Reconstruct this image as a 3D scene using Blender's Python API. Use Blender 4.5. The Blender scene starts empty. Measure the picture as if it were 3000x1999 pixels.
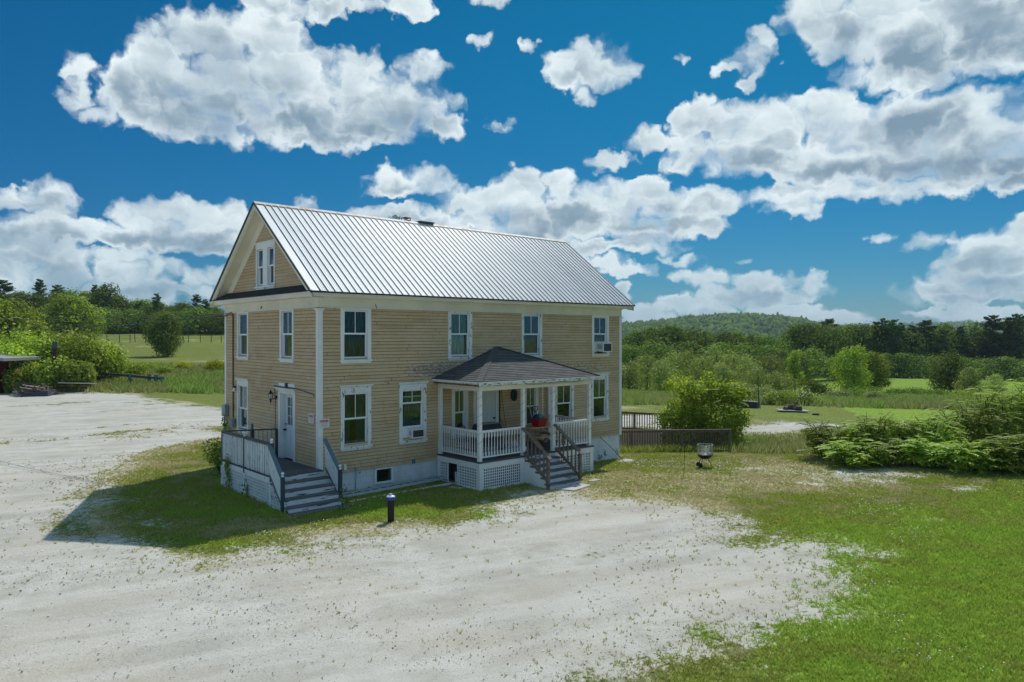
import bpy, bmesh, math, random
import numpy as np
from mathutils import Vector, Matrix
R=math.radians
scene=bpy.context.scene
col=scene.collection
random.seed(7); rng=np.random.default_rng(7)

# ------------------------------------------------------------------ camera
CAM=(-9.909,-19.632,4.102); YAW=0.7295; PITCH=0.0059; F=2111.6
cam=bpy.data.cameras.new('camera'); camo=bpy.data.objects.new('camera',cam); col.objects.link(camo)
camo.location=CAM; camo.rotation_euler=(math.pi/2-PITCH,0,-YAW)
cam.sensor_width=36; cam.lens=F/3000*36; cam.clip_start=.1; cam.clip_end=12000
scene.camera=camo

# ------------------------------------------------------------------ sun, sky
SUN=Vector((.70,.375,1.0)).normalized()
SUN_EL=math.asin(SUN.z); SUN_AZ=math.atan2(SUN.x,SUN.y)
sl=bpy.data.lights.new('sun','SUN'); sl.energy=2.75; sl.angle=R(.55); sl.color=(1,.95,.87)
so=bpy.data.objects.new('sun',sl); col.objects.link(so)
so.rotation_euler=SUN.to_track_quat('Z','Y').to_euler(); so.location=(30,20,60)
scene.view_settings.view_transform='Standard'; scene.view_settings.look='None'
scene.view_settings.exposure=0.25; scene.view_settings.gamma=1; scene.view_settings.use_curve_mapping=False
scene.cycles.max_bounces=6; scene.cycles.diffuse_bounces=3; scene.cycles.transparent_max_bounces=12
scene.cycles.use_denoising=True

class NT:
    """small node-tree writer"""
    def __init__(s,tree): s.t=tree; s.n=tree.nodes; s.l=tree.links
    def new(s,typ,ins=None,**kw):
        n=s.n.new(typ)
        for k,v in kw.items(): setattr(n,k,v)
        for k,v in (ins or {}).items():
            sk=n.inputs[k]
            if isinstance(v,bpy.types.NodeSocket): s.l.new(v,sk)
            elif isinstance(v,(tuple,list)) and sk.type=='RGBA' and len(v)==3: sk.default_value=(*v,1)
            else: sk.default_value=v
        return n
    def m(s,op,a,b=None,c=None,clamp=False):
        d={0:a}
        if b is not None: d[1]=b
        if c is not None: d[2]=c
        return s.new('ShaderNodeMath',d,operation=op,use_clamp=clamp).outputs[0]
    def v(s,op,a,b=None,c=None,out=0):
        d={0:a}
        if b is not None: d[1]=b
        if c is not None: d[2]=c
        return s.new('ShaderNodeVectorMath',d,operation=op).outputs[out]
    def noise(s,vec,scale,detail=3,rough=.55,out='Fac',dist=0,lac=2.0):
        return s.new('ShaderNodeTexNoise',{'Vector':vec,'Scale':scale,'Detail':detail,'Roughness':rough,'Distortion':dist,'Lacunarity':lac}).outputs[out]
    def mix(s,f,a,b,blend='MIX'):
        n=s.n.new('ShaderNodeMix'); n.data_type='RGBA'; n.blend_type=blend
        for sk,v in ((n.inputs[0],f),(n.inputs[6],a),(n.inputs[7],b)):
            if isinstance(v,bpy.types.NodeSocket): s.l.new(v,sk)
            elif isinstance(v,(tuple,list)): sk.default_value=(*v[:3],1)
            else: sk.default_value=v
        return n.outputs[2]
    def ramp(s,f,a,b,lo=0.,hi=1.,smooth=True):
        n=s.new('ShaderNodeMapRange',{0:f,1:a,2:b,3:lo,4:hi}); n.interpolation_type='SMOOTHSTEP' if smooth else 'LINEAR'; n.clamp=True
        return n.outputs[0]

CLOUDS_A=[(100,1100,220,60,.25),(450,1180,330,55,.45),(800,1240,320,55,.5),(60,1330,260,60,.2),(250,1370,330,45,.2),(700,1385,300,35,.3),(950,1060,200,60),(330,1010,200,45),(1700,1080,300,60),(2050,1010,260,60),(950,200,170,130),(1230,190,170,125),(750,300,180,140),(1100,380,350,250),(620,400,130,130),(1350,330,180,130),(1650,330,125,105),(1930,330,95,90),(1750,480,330,150),(1400,560,600,110),(2060,590,90,75),(800,500,250,120),(1500,650,250,60),
(350,340,80,70,.35),(340,430,95,65,.35),(450,510,110,50,.4),(1250,30,170,60),(1450,50,150,55),(1900,15,130,60),(2250,-10,120,40),(1650,0,200,40),
(240,890,120,65),(50,900,60,50),(170,940,150,32),(620,990,110,75),(850,1000,230,90),(1010,1010,120,80),(600,1080,350,55),(200,1060,230,50),(850,1120,280,50),
(150,1170,150,60),(300,1200,120,60),(100,1260,300,70),(600,1270,130,70),(700,1320,140,50),(400,1335,400,45),(950,1280,130,60),(900,1350,160,40),
(1900,820,200,68),(1850,865,150,42),(1390,930,80,45,.55),(1800,990,200,50),(2200,930,180,80),(2210,180,80,48,.62),(2300,580,95,55,.6)]
CLOUDS_B=[(330,1210,260,40),(620,1440,150,45),(780,1400,160,45),(950,1480,230,30),(1300,1460,180,30),(2150,1450,220,25),(150,1010,260,90),(2100,660,330,90),(330,300,215,105),(320,210,65,60),(450,330,130,80),(340,440,60,45),(1100,270,110,85),(1160,190,45,48),(1000,320,85,30),(1080,370,50,36),(768,300,70,55,.6),
(1500,60,240,120),(1900,80,350,200),(2250,100,250,200),(2000,280,400,110),(1900,380,180,50),(1500,160,190,80),
(850,550,120,90),(1000,560,170,80),(620,640,120,70),(460,740,150,38),(1200,560,200,110),(1500,500,150,90),(1650,600,400,140),(2050,520,200,120),(2250,620,180,110),(1100,700,400,110),(1700,740,500,120),(2200,760,300,85),(1900,870,320,45),(1350,900,300,55),(1300,960,150,38),
(50,860,170,90),(230,850,110,70),(420,880,140,90),(620,890,120,75),(250,980,420,90),(800,940,250,75),(600,1050,400,70),(500,1140,300,40),(100,1100,150,60),
(520,1240,150,38),(500,1350,70,60),(880,1270,125,62),(1150,1290,140,50),(1370,1300,80,50),(1100,1350,300,50),(930,1430,140,45),(1200,1420,180,35),(680,1480,110,45),(560,1480,70,70),
(2200,1120,140,80),(2300,1080,80,70),(2050,1110,100,42,.4),(2100,1230,150,80),(2250,1250,200,120),(1980,1320,110,70),(2150,1350,280,60),(1680,1090,85,45,.5),(1850,1130,110,50,.45),(95,215,40,70,.6),(1250,290,60,35,.6),(1050,1190,50,25,.5),(750,1180,180,35,.6),(1950,1440,150,22),(1550,1470,100,45),(2240,1480,80,35),(2320,830,80,50)]
GREY=[(1500,640,600,60,1.),(850,600,260,70,.8),(1250,480,260,80,.5),(1900,560,200,70,.7),(950,1120,260,45,.9),(250,1100,250,45,.8),(700,1350,200,35,.8),(120,1330,250,40,.7),(2000,1010,260,25,.5),(1100,560,520,110,1.),(700,480,200,120,.8),(1050,300,250,110,.45),(1700,520,350,60,.55),(600,1110,450,50,.8),(100,1250,300,70,.8),(450,1340,350,50,.5),(1850,870,180,30,.5),(170,940,150,30,.6),(1300,60,260,60,.5)]
GREYB=[(1050,350,110,40,.4),(1150,800,300,40,.9),(400,1110,350,35,.8),(150,1060,250,45,.8),(700,960,250,35,.7),(1500,930,200,25,.6),(900,1450,130,25,.5),(2000,400,300,40,.7),(2250,830,150,40,.8),(1550,300,120,60,.6),(330,370,180,60,.4),(1500,170,220,70,.7),(2000,250,450,110,1.),(2200,60,200,120,.6),(1000,740,300,50,.9),(1700,790,450,60,.9),(1850,600,160,90,1.),(1300,640,150,30,.6),(2250,720,250,70,1.),(1250,860,300,30,.9),(250,1000,380,60,.8),(650,1030,350,30,.7),(1100,1360,280,30,.6),(2150,1300,250,40,.8),(2150,1390,250,30,.8),(2200,1180,180,40,.7),(900,620,140,50,.5)]
def px2ang(x,y):
    a=math.atan((x-1500)/F); return a, math.atan((987-y)/F*math.cos(a))
def make_world():
    w=bpy.data.worlds.new('World'); scene.world=w; w.use_nodes=True
    T=NT(w.node_tree); T.n.clear()
    sky=T.new('ShaderNodeTexSky'); sky.sky_type='NISHITA'; sky.sun_disc=False
    sky.sun_elevation=SUN_EL; sky.sun_rotation=SUN_AZ; sky.altitude=200; sky.air_density=1.0; sky.dust_density=.3; sky.ozone_density=2.5
    tc=T.new('ShaderNodeTexCoord').outputs['Generated']
    sep=T.new('ShaderNodeSeparateXYZ',{0:tc}).outputs
    az=T.m('SUBTRACT',T.m('ARCTAN2',sep[0],sep[1]),YAW)
    az=T.m('WRAP',az,math.pi,-math.pi)
    el=T.m('ARCSINE',sep[2])
    P=T.new('ShaderNodeCombineXYZ',{0:az,1:el,2:0.}).outputs[0]
    P=T.v('SCALE',P); P.node.inputs['Scale'].default_value=10.   # tenths of a radian
    n1=T.noise(P,2.0,2,.5,'Color'); n2=T.noise(P,5.2,4,.52,'Color')
    w1=T.v('MULTIPLY',T.v('SUBTRACT',n1,(.5,.5,.5)),(.55,.36,0)); w2=T.v('MULTIPLY',T.v('SUBTRACT',n2,(.5,.5,.5)),(.34,.28,0))
    Q=T.v('ADD',P,T.v('ADD',w1,w2))
    def blob(cx,cy,rx,ry,off,thin=0,src=None):
        k=1/1.5687; a,e=px2ang(off+cx*k,cy*k); sx=F/(rx*k*1.02)/10; sy=F/(ry*k*1.02)/10
        v=T.v('MULTIPLY_ADD',src or Q,(sx,sy,0),(-a*10*sx,-e*10*sy,0))
        d=T.v('DOT_PRODUCT',v,v,out='Value')
        return T.m('ADD',d,thin) if thin else d
    acc=None
    for L,off in ((CLOUDS_A,0),(CLOUDS_B,1500)):
        for b in L:
            d=blob(*b[:4],off,b[4] if len(b)>4 else 0); acc=d if acc is None else T.m('SMOOTH_MIN',acc,d,.22)
    g=None
    for L,off in ((GREY,0),(GREYB,1500)):
        for b in L:
            d=T.m('MULTIPLY_ADD',blob(*b[:4],off),-.6*b[4],b[4]); g=d if g is None else T.m('SMOOTH_MAX',g,d,.25)
    g=T.m('MAXIMUM',g,0.)
    fine=T.noise(Q,3.6,5,.55)
    def puffs(sc):
        vo=T.new('ShaderNodeTexVoronoi',{'Vector':Q,'Scale':sc}); vo.voronoi_dimensions='2D'
        d=T.v('SUBTRACT',Q,vo.outputs['Position'])
        return T.m('MULTIPLY',T.v('DOT_PRODUCT',d,(.35,.9,0),out='Value'),sc),vo.outputs['Distance']
    (pa,da),(pb,db)=puffs(1.7),puffs(4.2)
    body=T.m('SUBTRACT',1.0,acc)
    dens=T.m('ADD',body,T.m('MULTIPLY_ADD',fine,1.25,-.56))
    dens=T.m('ADD',dens,T.m('MULTIPLY_ADD',da,-.75,.30)); dens=T.m('ADD',dens,T.m('MULTIPLY_ADD',db,-.45,.18))
    soft=T.ramp(T.noise(P,1.1,2,.5),.35,.65,.50,1.35)       # some rims crisp, some ragged and thin
    alpha=T.ramp(T.m('DIVIDE',T.m('ADD',dens,.10),soft),0.,1.)
    n3=T.noise(T.v('MULTIPLY',P,(.55,1.7,1)),1.5,4,.5)
    thick=T.ramp(dens,.1,1.3)
    br=T.m('SUBTRACT',T.m('MULTIPLY_ADD',thick,-.30,.84),T.m('MULTIPLY',g,T.m('MULTIPLY',thick,.80)))
    pf=T.m('ADD',T.m('MULTIPLY',pa,.17),T.m('MULTIPLY',pb,.07))
    br=T.m('ADD',br,T.m('MULTIPLY',pf,T.m('MULTIPLY_ADD',g,-.7,1.0)))
    br=T.m('ADD',br,T.m('MULTIPLY_ADD',fine,.30,-.15))
    br=T.m('ADD',br,T.m('MULTIPLY_ADD',n3,1.0,-.50))
    br=T.ramp(br,-.25,1.08,0,1,True)
    cc=T.mix(br,CL_DARK,CL_LIGHT)
    hz=T.ramp(el,.0,.16)
    cc=T.mix(T.m('MULTIPLY_ADD',hz,-.5,.5),cc,CL_FAR)
    s3=T.new('ShaderNodeSeparateColor',{0:sky.outputs[0]}).outputs
    # deep polarised blue: each channel raised to a power
    up=T.ramp(el,0.,.45)
    rr=T.m('MULTIPLY',T.m('POWER',T.m('MULTIPLY',s3[0],.12),2.4),T.m('MULTIPLY_ADD',up,-.08,.115))
    gg=T.m('MULTIPLY',T.m('POWER',T.m('MULTIPLY',s3[1],.12),1.5),T.m('MULTIPLY_ADD',up,.19,.245))
    bb=T.m('MULTIPLY',T.m('POWER',T.m('MULTIPLY',s3[2],.12),1.0),T.m('MULTIPLY_ADD',up,.02,.38))
    skyc=T.v('SCALE',T.new('ShaderNodeCombineXYZ',{0:rr,1:gg,2:bb}).outputs[0]); skyc.node.inputs['Scale'].default_value=1/SKY_STR
    full=T.mix(T.m('MULTIPLY',alpha,.97),skyc,cc)
    # unseen cloud added overhead and behind the viewpoint to brighten the shade
    off=T.m('MAXIMUM',T.ramp(T.m('ABSOLUTE',az),.78,1.0),T.ramp(el,.50,.62))
    cz=T.m('ADD',T.m('ABSOLUTE',sep[2]),.22)
    pl=T.new('ShaderNodeCombineXYZ',{0:T.m('DIVIDE',sep[0],cz),1:T.m('DIVIDE',sep[1],cz),2:0.}).outputs[0]
    ov=T.noise(pl,1.6,4,.55)
    oc=T.m('MULTIPLY',T.ramp(ov,.44,.56),off); oc=T.m('MULTIPLY',oc,T.ramp(el,.02,.10))
    full=T.mix(oc,full,T.mix(T.ramp(ov,.5,.75),CL_FILL,CL_FILL_LO))
    bg=T.new('ShaderNodeBackground',{0:full,1:SKY_STR}); out=T.new('ShaderNodeOutputWorld'); T.l.new(bg.outputs[0],out.inputs[0])
    w.cycles.sampling_method='MANUAL'; w.cycles.sample_map_resolution=512
SKY_STR=.15
CL_DARK=(1.25,1.85,2.4); CL_LIGHT=(5.0,5.6,5.75); CL_FAR=(1.7,2.7,3.4)
CL_FILL=(2.15,3.3,4.3); CL_FILL_LO=(1.2,1.95,2.7)
make_world()

# ------------------------------------------------------------------ mesh helpers
class MB:
    def __init__(s): s.v=[]; s.f=[]; s.mi=[]; s.cur=0
    def mat(s,i): s.cur=i; return s
    def face(s,pts):
        n=len(s.v); s.v+= [tuple(p) for p in pts]; s.f.append(tuple(range(n,n+len(pts)))); s.mi.append(s.cur); return s
    def hexa(s,p):   # 8 points: bottom ring 0-3, top ring 4-7
        n=len(s.v); s.v+=[tuple(q) for q in p]
        for q in ((3,2,1,0),(4,5,6,7),(0,1,5,4),(1,2,6,5),(2,3,7,6),(3,0,4,7)): s.f.append(tuple(n+i for i in q)); s.mi.append(s.cur)
        return s
    def box(s,x0,x1,y0,y1,z0,z1,fr=None):
        p=[(x0,y0,z0),(x1,y0,z0),(x1,y1,z0),(x0,y1,z0),(x0,y0,z1),(x1,y0,z1),(x1,y1,z1),(x0,y1,z1)]
        if fr: p=[fr(*q) for q in p]
        return s.hexa(p)
    def beam(s,a,b,w,h,up=(0,0,1)):   # box bar from a to b, w across, h along up
        a=Vector(a);b=Vector(b);d=(b-a).normalized();u=Vector(up); x=d.cross(u)
        if x.length<1e-4: x=d.cross(Vector((1,0,0)))
        x.normalize(); u=x.cross(d).normalized(); x*=w/2; u*=h/2
        return s.hexa([a-x-u,a+x-u,a+x+u,a-x+u,b-x-u,b+x-u,b+x+u,b-x+u])
    def tube(s,pts,r,n=8,cap=True):
        pts=[Vector(p) for p in pts]; rs=r if isinstance(r,(list,tuple)) else [r]*len(pts); rings=[]
        px=None
        for i,p in enumerate(pts):
            d=(pts[min(i+1,len(pts)-1)]-pts[max(i-1,0)]).normalized()
            x=px if px is not None else (Vector((1,0,0)) if abs(d.x)<.9 else Vector((0,1,0)))
            x=(x-d*x.dot(d)).normalized(); px=x; y=d.cross(x)
            k=len(s.v); rings.append(k)
            s.v+=[tuple(p+(x*math.cos(2*math.pi*j/n)+y*math.sin(2*math.pi*j/n))*rs[i]) for j in range(n)]
        for a,b in zip(rings,rings[1:]):
            for j in range(n): s.f.append((a+j,a+(j+1)%n,b+(j+1)%n,b+j)); s.mi.append(s.cur)
        if cap:
            s.f.append(tuple(rings[0]+j for j in range(n))[::-1]); s.f.append(tuple(rings[-1]+j for j in range(n))); s.mi+=[s.cur]*2
        return s
    def lathe(s,c,prof,n=16,axis='z'):   # prof = [(r,h)...]
        c=Vector(c); rings=[]
        for r,h in prof:
            rings.append(len(s.v))
            for j in range(n):
                a=2*math.pi*j/n; p=(r*math.cos(a),r*math.sin(a),h)
                if axis=='y': p=(p[0],p[2],p[1])
                if axis=='x': p=(p[2],p[0],p[1])
                s.v.append(tuple(c+Vector(p)))
        for a,b in zip(rings,rings[1:]):
            for j in range(n): s.f.append((a+j,a+(j+1)%n,b+(j+1)%n,b+j)); s.mi.append(s.cur)
        s.f.append(tuple(rings[0]+j for j in range(n))[::-1]); s.f.append(tuple(rings[-1]+j for j in range(n))); s.mi+=[s.cur]*2
        return s
    def prism(s,poly,ext):   # poly 3d points, ext vector
        e=Vector(ext); n=len(s.v); k=len(poly)
        s.v+=[tuple(p) for p in poly]+[tuple(Vector(p)+e) for p in poly]
        s.f.append(tuple(range(n,n+k))[::-1]); s.f.append(tuple(range(n+k,n+2*k))); s.mi+=[s.cur]*2
        for j in range(k): s.f.append((n+j,n+(j+1)%k,n+k+(j+1)%k,n+k+j)); s.mi.append(s.cur)
        return s
    def build(s,name,mats,parent=None,smooth=False,fix=True,base=None,bevel=0):
        me=bpy.data.meshes.new(name); me.from_pydata(s.v,[],s.f)
        for m in (mats if isinstance(mats,(list,tuple)) else [mats]): me.materials.append(m)
        me.polygons.foreach_set('material_index',s.mi)
        if fix:
            b=bmesh.new(); b.from_mesh(me); bmesh.ops.recalc_face_normals(b,faces=b.faces); b.to_mesh(me); b.free()
        if smooth: me.polygons.foreach_set('use_smooth',[True]*len(me.polygons))
        me.update()
        o=bpy.data.objects.new(name,me); col.objects.link(o)
        if parent is not None:
            o.parent=parent
            if parent.parent is None: o.location=-parent['_org'] if False else tuple(-c for c in ORG.get(parent.name,(0,0,0)))
        elif base is not None:
            me.transform(Matrix.Translation(tuple(-c for c in base))); o.location=base
        if bevel:
            md=o.modifiers.new('bevel','BEVEL'); md.width=bevel; md.segments=2; md.limit_method='ANGLE'
        return o
ORG={}
def tag(o,label=None,cat=None,group=None,kind=None):
    if label: o['label']=label
    if cat: o['category']=cat
    if group: o['group']=group
    if kind: o['kind']=kind
    return o
def thing(name,label,cat,loc,group=None,world=True):
    """an Empty at the thing's base; with world=True its parts are built in world coordinates"""
    o=bpy.data.objects.new(name,None); col.objects.link(o); o.location=loc; o.empty_display_size=.3
    ORG[o.name]=tuple(loc) if world else (0,0,0)
    return tag(o,label,cat,group)
def copy_tree(o,parent=None):
    c=o.copy(); col.objects.link(c); c.parent=parent
    for ch in list(o.children): copy_tree(ch,c)
    return c

# ------------------------------------------------------------------ materials
MATS={}
def mat(name,base=(.5,.5,.5),rough=.7,metal=0,spec=.4,fn=None):
    m=bpy.data.materials.new(name); m.use_nodes=True; T=NT(m.node_tree); b=T.n['Principled BSDF']
    b.inputs['Base Color'].default_value=(*base,1); b.inputs['Roughness'].default_value=rough; b.inputs['Metallic'].default_value=metal
    b.inputs['Specular IOR Level'].default_value=spec
    if fn: fn(T,b)
    MATS[name]=m; return m
def setc(T,b,c): T.l.new(c,b.inputs['Base Color'])
def pos(T): return T.new('ShaderNodeNewGeometry').outputs['Position']
def vmul(T,v,k): return T.v('MULTIPLY',v,k)
def bump(T,b,h,dist=.01,st=1.):
    n=T.new('ShaderNodeBump',{'Height':h,'Distance':dist,'Strength':st}); T.l.new(n.outputs[0],b.inputs['Normal'])

def f_siding(T,b):
    p=pos(T); s=T.new('ShaderNodeSeparateXYZ',{0:p}).outputs
    course=T.m('FLOOR',T.m('DIVIDE',s[2],.1043))
    along=T.m('ADD',s[0],s[1])
    cv=T.new('ShaderNodeCombineXYZ',{0:T.m('MULTIPLY',along,.35),1:T.m('MULTIPLY',course,7.3),2:0.}).outputs[0]
    n1=T.noise(cv,1.0,2,.5)                                   # board to board
    n2=T.noise(vmul(T,p,(1,1,2.5)),1.3,5,.6)                  # broad weathering
    n3=T.noise(vmul(T,p,(5,5,1.2)),6,4,.6)                    # streaks
    c=T.mix(T.ramp(n1,.3,.7),(.54,.375,.205),(.68,.49,.275))
    c=T.mix(T.ramp(n2,.35,.75),c,(.66,.51,.33))
    c=T.mix(T.m('MULTIPLY',T.ramp(n3,.52,.8),.45),c,(.38,.29,.17))
    # lap shadow painted into the colour right under each board
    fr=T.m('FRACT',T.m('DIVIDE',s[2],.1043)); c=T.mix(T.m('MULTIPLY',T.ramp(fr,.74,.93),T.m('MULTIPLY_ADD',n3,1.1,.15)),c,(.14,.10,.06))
    jt=T.m('ABSOLUTE',T.m('SUBTRACT',T.m('FRACT',T.m('ADD',T.m('MULTIPLY',along,.31),T.m('MULTIPLY',T.new('ShaderNodeTexWhiteNoise',{'W':course},noise_dimensions='1D').outputs['Value'],1.))),.5))
    c=T.mix(T.m('MULTIPLY',T.ramp(jt,.0035,.0015),.7),c,(.13,.10,.06))
    c=T.mix(T.m('MULTIPLY',T.m('MULTIPLY',T.ramp(s[2],.55,.0),T.ramp(n3,.40,.62)),.45),c,(.30,.24,.15))
    # peeled paint: worst between the storeys left of the porch
    dx=T.m('DIVIDE',T.m('SUBTRACT',s[0],4.3),1.9); dz=T.m('DIVIDE',T.m('SUBTRACT',s[2],2.98),.42)
    loc=T.m('SUBTRACT',1.,T.m('ADD',T.m('MULTIPLY',dx,dx),T.m('MULTIPLY',dz,dz)),clamp=True)
    dx2=T.m('DIVIDE',T.m('SUBTRACT',s[0],10.6),3.6); dz2=T.m('DIVIDE',T.m('SUBTRACT',s[2],2.9),.35)
    loc2=T.m('SUBTRACT',1.,T.m('ADD',T.m('MULTIPLY',dx2,dx2),T.m('MULTIPLY',dz2,dz2)),clamp=True)
    n4=T.noise(vmul(T,p,(1,1,2.2)),9,4,.6)
    pe=T.ramp(T.m('ADD',n4,T.m('ADD',T.m('MULTIPLY',loc,.23),T.m('MULTIPLY',loc2,.16))),.66,.74)
    c=T.mix(pe,c,T.mix(T.noise(p,30,2),(.15,.14,.13),(.34,.32,.29)))
    # nail-head pops, dark dots under the window line
    vo=T.new('ShaderNodeTexVoronoi',{'Vector':T.new('ShaderNodeCombineXYZ',{0:T.m('MULTIPLY',along,2.6),1:T.m('MULTIPLY',course,1.),2:0.}).outputs[0],'Scale':1.,'Randomness':.6}).outputs['Distance']
    kn=T.m('MULTIPLY',T.ramp(vo,.11,.05),T.ramp(T.noise(p,1.1,2),.52,.66))
    c=T.mix(T.m('MULTIPLY',kn,.7),c,(.12,.10,.08))
    setc(T,b,c); bump(T,b,n3,.004,.5)
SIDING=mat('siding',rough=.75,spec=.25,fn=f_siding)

def paint(name,base,wood,thr,scale=7,strk=(1,1,.35),rough=.55,var=.06):
    def fn(T,b):
        p=pos(T); n=T.noise(vmul(T,p,strk),scale,5,.62); n2=T.noise(p,1.1,3)
        c=T.mix(T.ramp(n2,.3,.7),base,tuple(x*(1-var*2) for x in base))
        m=T.ramp(n,thr,thr+.05)
        c=T.mix(m,c,T.mix(T.noise(p,22,2),wood,tuple(x*.5 for x in wood)))
        setc(T,b,c); bump(T,b,T.m('SUBTRACT',1.,m),.003,.6)
    return mat(name,rough=rough,spec=.35,fn=fn)
TRIM=paint('white_trim',(.88,.88,.85),(.42,.38,.32),.69)
TRIM_WORN=paint('worn_white_trim',(.86,.87,.85),(.30,.28,.26),.59,11)
FRIEZE=paint('frieze_paint',(.84,.79,.64),(.38,.33,.27),.66,3.5,(1,1,2.5))
VINYL=mat('white_vinyl',(.88,.89,.89),.35)
STEP=paint('step_paint',(.72,.75,.77),(.17,.16,.15),.56,5,(.35,.6,3))
BALW=paint('worn_white_rail',(.82,.85,.86),(.22,.21,.20),.60,11,(2,2,.4))
DECK=paint('grey_deck',(.10,.105,.11),(.20,.18,.16),.58,5,(3,.5,1),.7)
TREAD=paint('worn_tread',(.13,.125,.12),(.30,.28,.26),.57,5,(.4,3,1),.8)
SLATE=paint('slate_paint',(.045,.065,.085),(.20,.21,.22),.66,10,(1,1,1),.5)
GREYWOOD=paint('weathered_wood',(.21,.165,.13),(.10,.08,.065),.55,6,(3,3,.6),.85)
NEWWOOD=paint('new_timber',(.72,.46,.24),(.55,.33,.17),.6,5,(1,6,4),.6)
BARE=paint('bare_soffit_wood',(.30,.15,.07),(.12,.07,.04),.5,9,(.4,3,1),.8)
CAP=mat('finial_white',(.85,.85,.83),.4)
BLACK=mat('black_metal',(.012,.012,.013),.4)
GALV=mat('galvanised',(.45,.48,.50),.4,.7)
GREYBOX=mat('grey_box',(.30,.36,.40),.5)

def f_roof(T,b):
    p=pos(T); n=T.noise(vmul(T,p,(1.2,.25,.25)),1.6,4,.6); n2=T.noise(p,14,3)
    c=T.mix(T.ramp(n,.35,.7),(.90,.91,.91),(.80,.82,.83)); c=T.mix(T.m('MULTIPLY',T.ramp(n2,.66,.78),.25),c,(.45,.46,.46))
    s=T.new('ShaderNodeSeparateXYZ',{0:p}).outputs
    pn=T.new('ShaderNodeTexWhiteNoise',{'W':T.m('FLOOR',T.m('DIVIDE',T.m('ADD',s[0],.445),.938))},noise_dimensions='1D').outputs['Value']
    c=T.mix(T.m('MULTIPLY',pn,.22),c,(.62,.66,.68))
    st=T.noise(vmul(T,p,(9,.35,.35)),1.5,3,.6); c=T.mix(T.m('MULTIPLY',T.ramp(st,.55,.75),.22),c,(.50,.50,.48))
    # screw heads in rows
    u=T.m('SUBTRACT',T.m('FRACT',T.m('DIVIDE',T.m('ADD',s[0],.445),.2345)),.5); w=T.m('SUBTRACT',T.m('FRACT',T.m('DIVIDE',s[1],.52)),.5)
    d=T.v('LENGTH',T.new('ShaderNodeCombineXYZ',{0:T.m('MULTIPLY',T.m('SUBTRACT',T.m('ABSOLUTE',u),.36),.2345),1:T.m('MULTIPLY',w,.52),2:0.}).outputs[0],out='Value')
    c=T.mix(T.m('MULTIPLY',T.ramp(d,.016,.009),.5),c,(.2,.2,.2))
    # lap line half way up, rust below the ridge
    lap=T.m('MULTIPLY',T.ramp(T.m('ABSOLUTE',T.m('SUBTRACT',s[1],1.9)),.012,.006),T.ramp(n,.45,.55)); c=T.mix(T.m('MULTIPLY',lap,.5),c,(.3,.3,.3))
    rr=T.m('MULTIPLY',T.ramp(s[1],3.1,3.6),T.ramp(T.noise(p,2.3,3),.45,.7)); c=T.mix(T.m('MULTIPLY',rr,.35),c,(.70,.45,.30))
    setc(T,b,c)
ROOF=mat('white_metal_roof',rough=.5,spec=.35,fn=f_roof)
RIB=mat('roof_rib',(.60,.62,.63),.4)
RIBLINE=mat('rib_shade_strip',(.035,.04,.045),.6)  # near-black strip painting the shadow on the left of each rib
def f_ridge(T,b):
    p=pos(T); n=T.noise(vmul(T,p,(2,1,1)),1.5,4); setc(T,b,T.mix(T.ramp(n,.45,.65),(.62,.60,.56),(.46,.30,.20)))
RIDGE=mat('ridge_cap',rough=.6,fn=f_ridge)
DRIP=mat('dark_drip_edge',(.02,.024,.028),.5)
def shingle(name,c0,c1,sw=.33,sh=.13):
    def fn(T,b):
        uv=T.new('ShaderNodeUVMap').outputs[0]
        br=T.new('ShaderNodeTexBrick',{'Vector':uv,'Color1':c0,'Color2':c1,'Mortar':tuple(x*.25 for x in c0),'Scale':1.,'Mortar Size':.010,'Brick Width':sw,'Row Height':sh,'Bias':0.,'Mortar Smooth':.3})
        n=T.noise(pos(T),2.2,4); c=T.mix(T.m('MULTIPLY',T.ramp(n,.4,.75),.5),br.outputs[0],c1)
        c=T.mix(.35,c,T.mix(T.noise(pos(T),60,2),tuple(x*.5 for x in c0),tuple(min(1,x*1.6) for x in c1)))
        setc(T,b,c); bump(T,b,br.outputs['Fac'],.01,-1)
    return mat(name,rough=.9,spec=.2,fn=fn)
SHINGLE=shingle('grey_shingles',(.06,.066,.072),(.145,.145,.137))
SHDARK=mat('black_shingles',(.022,.025,.03),.9)
def f_found(T,b):
    p=pos(T); s=T.new('ShaderNodeSeparateXYZ',{0:p}).outputs
    uv=T.new('ShaderNodeCombineXYZ',{0:T.m('ADD',s[0],s[1]),1:T.m('ADD',s[2],.01),2:0.}).outputs[0]
    br=T.new('ShaderNodeTexBrick',{'Vector':uv,'Color1':(.70,.74,.76),'Color2':(.76,.79,.80),'Mortar':(.50,.54,.56),'Scale':1.,'Mortar Size':.006,'Brick Width':.41,'Row Height':.205,'Mortar Smooth':.6})
    n=T.noise(p,4.,5,.65); n2=T.noise(vmul(T,p,(1,1,.4)),2,4)
    low=T.ramp(s[2],-.15,-.8,0,1)
    c=T.mix(T.m('MULTIPLY',T.ramp(n2,.45,.75),.6),br.outputs[0],(.52,.55,.54))
    m=T.ramp(T.m('ADD',n,T.m('MULTIPLY',low,.12)),.66,.70); c=T.mix(m,c,(.24,.23,.21))
    setc(T,b,c); bump(T,b,br.outputs['Fac'],.006,-.6)
FOUND=mat('painted_block',rough=.8,fn=f_found)
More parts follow.
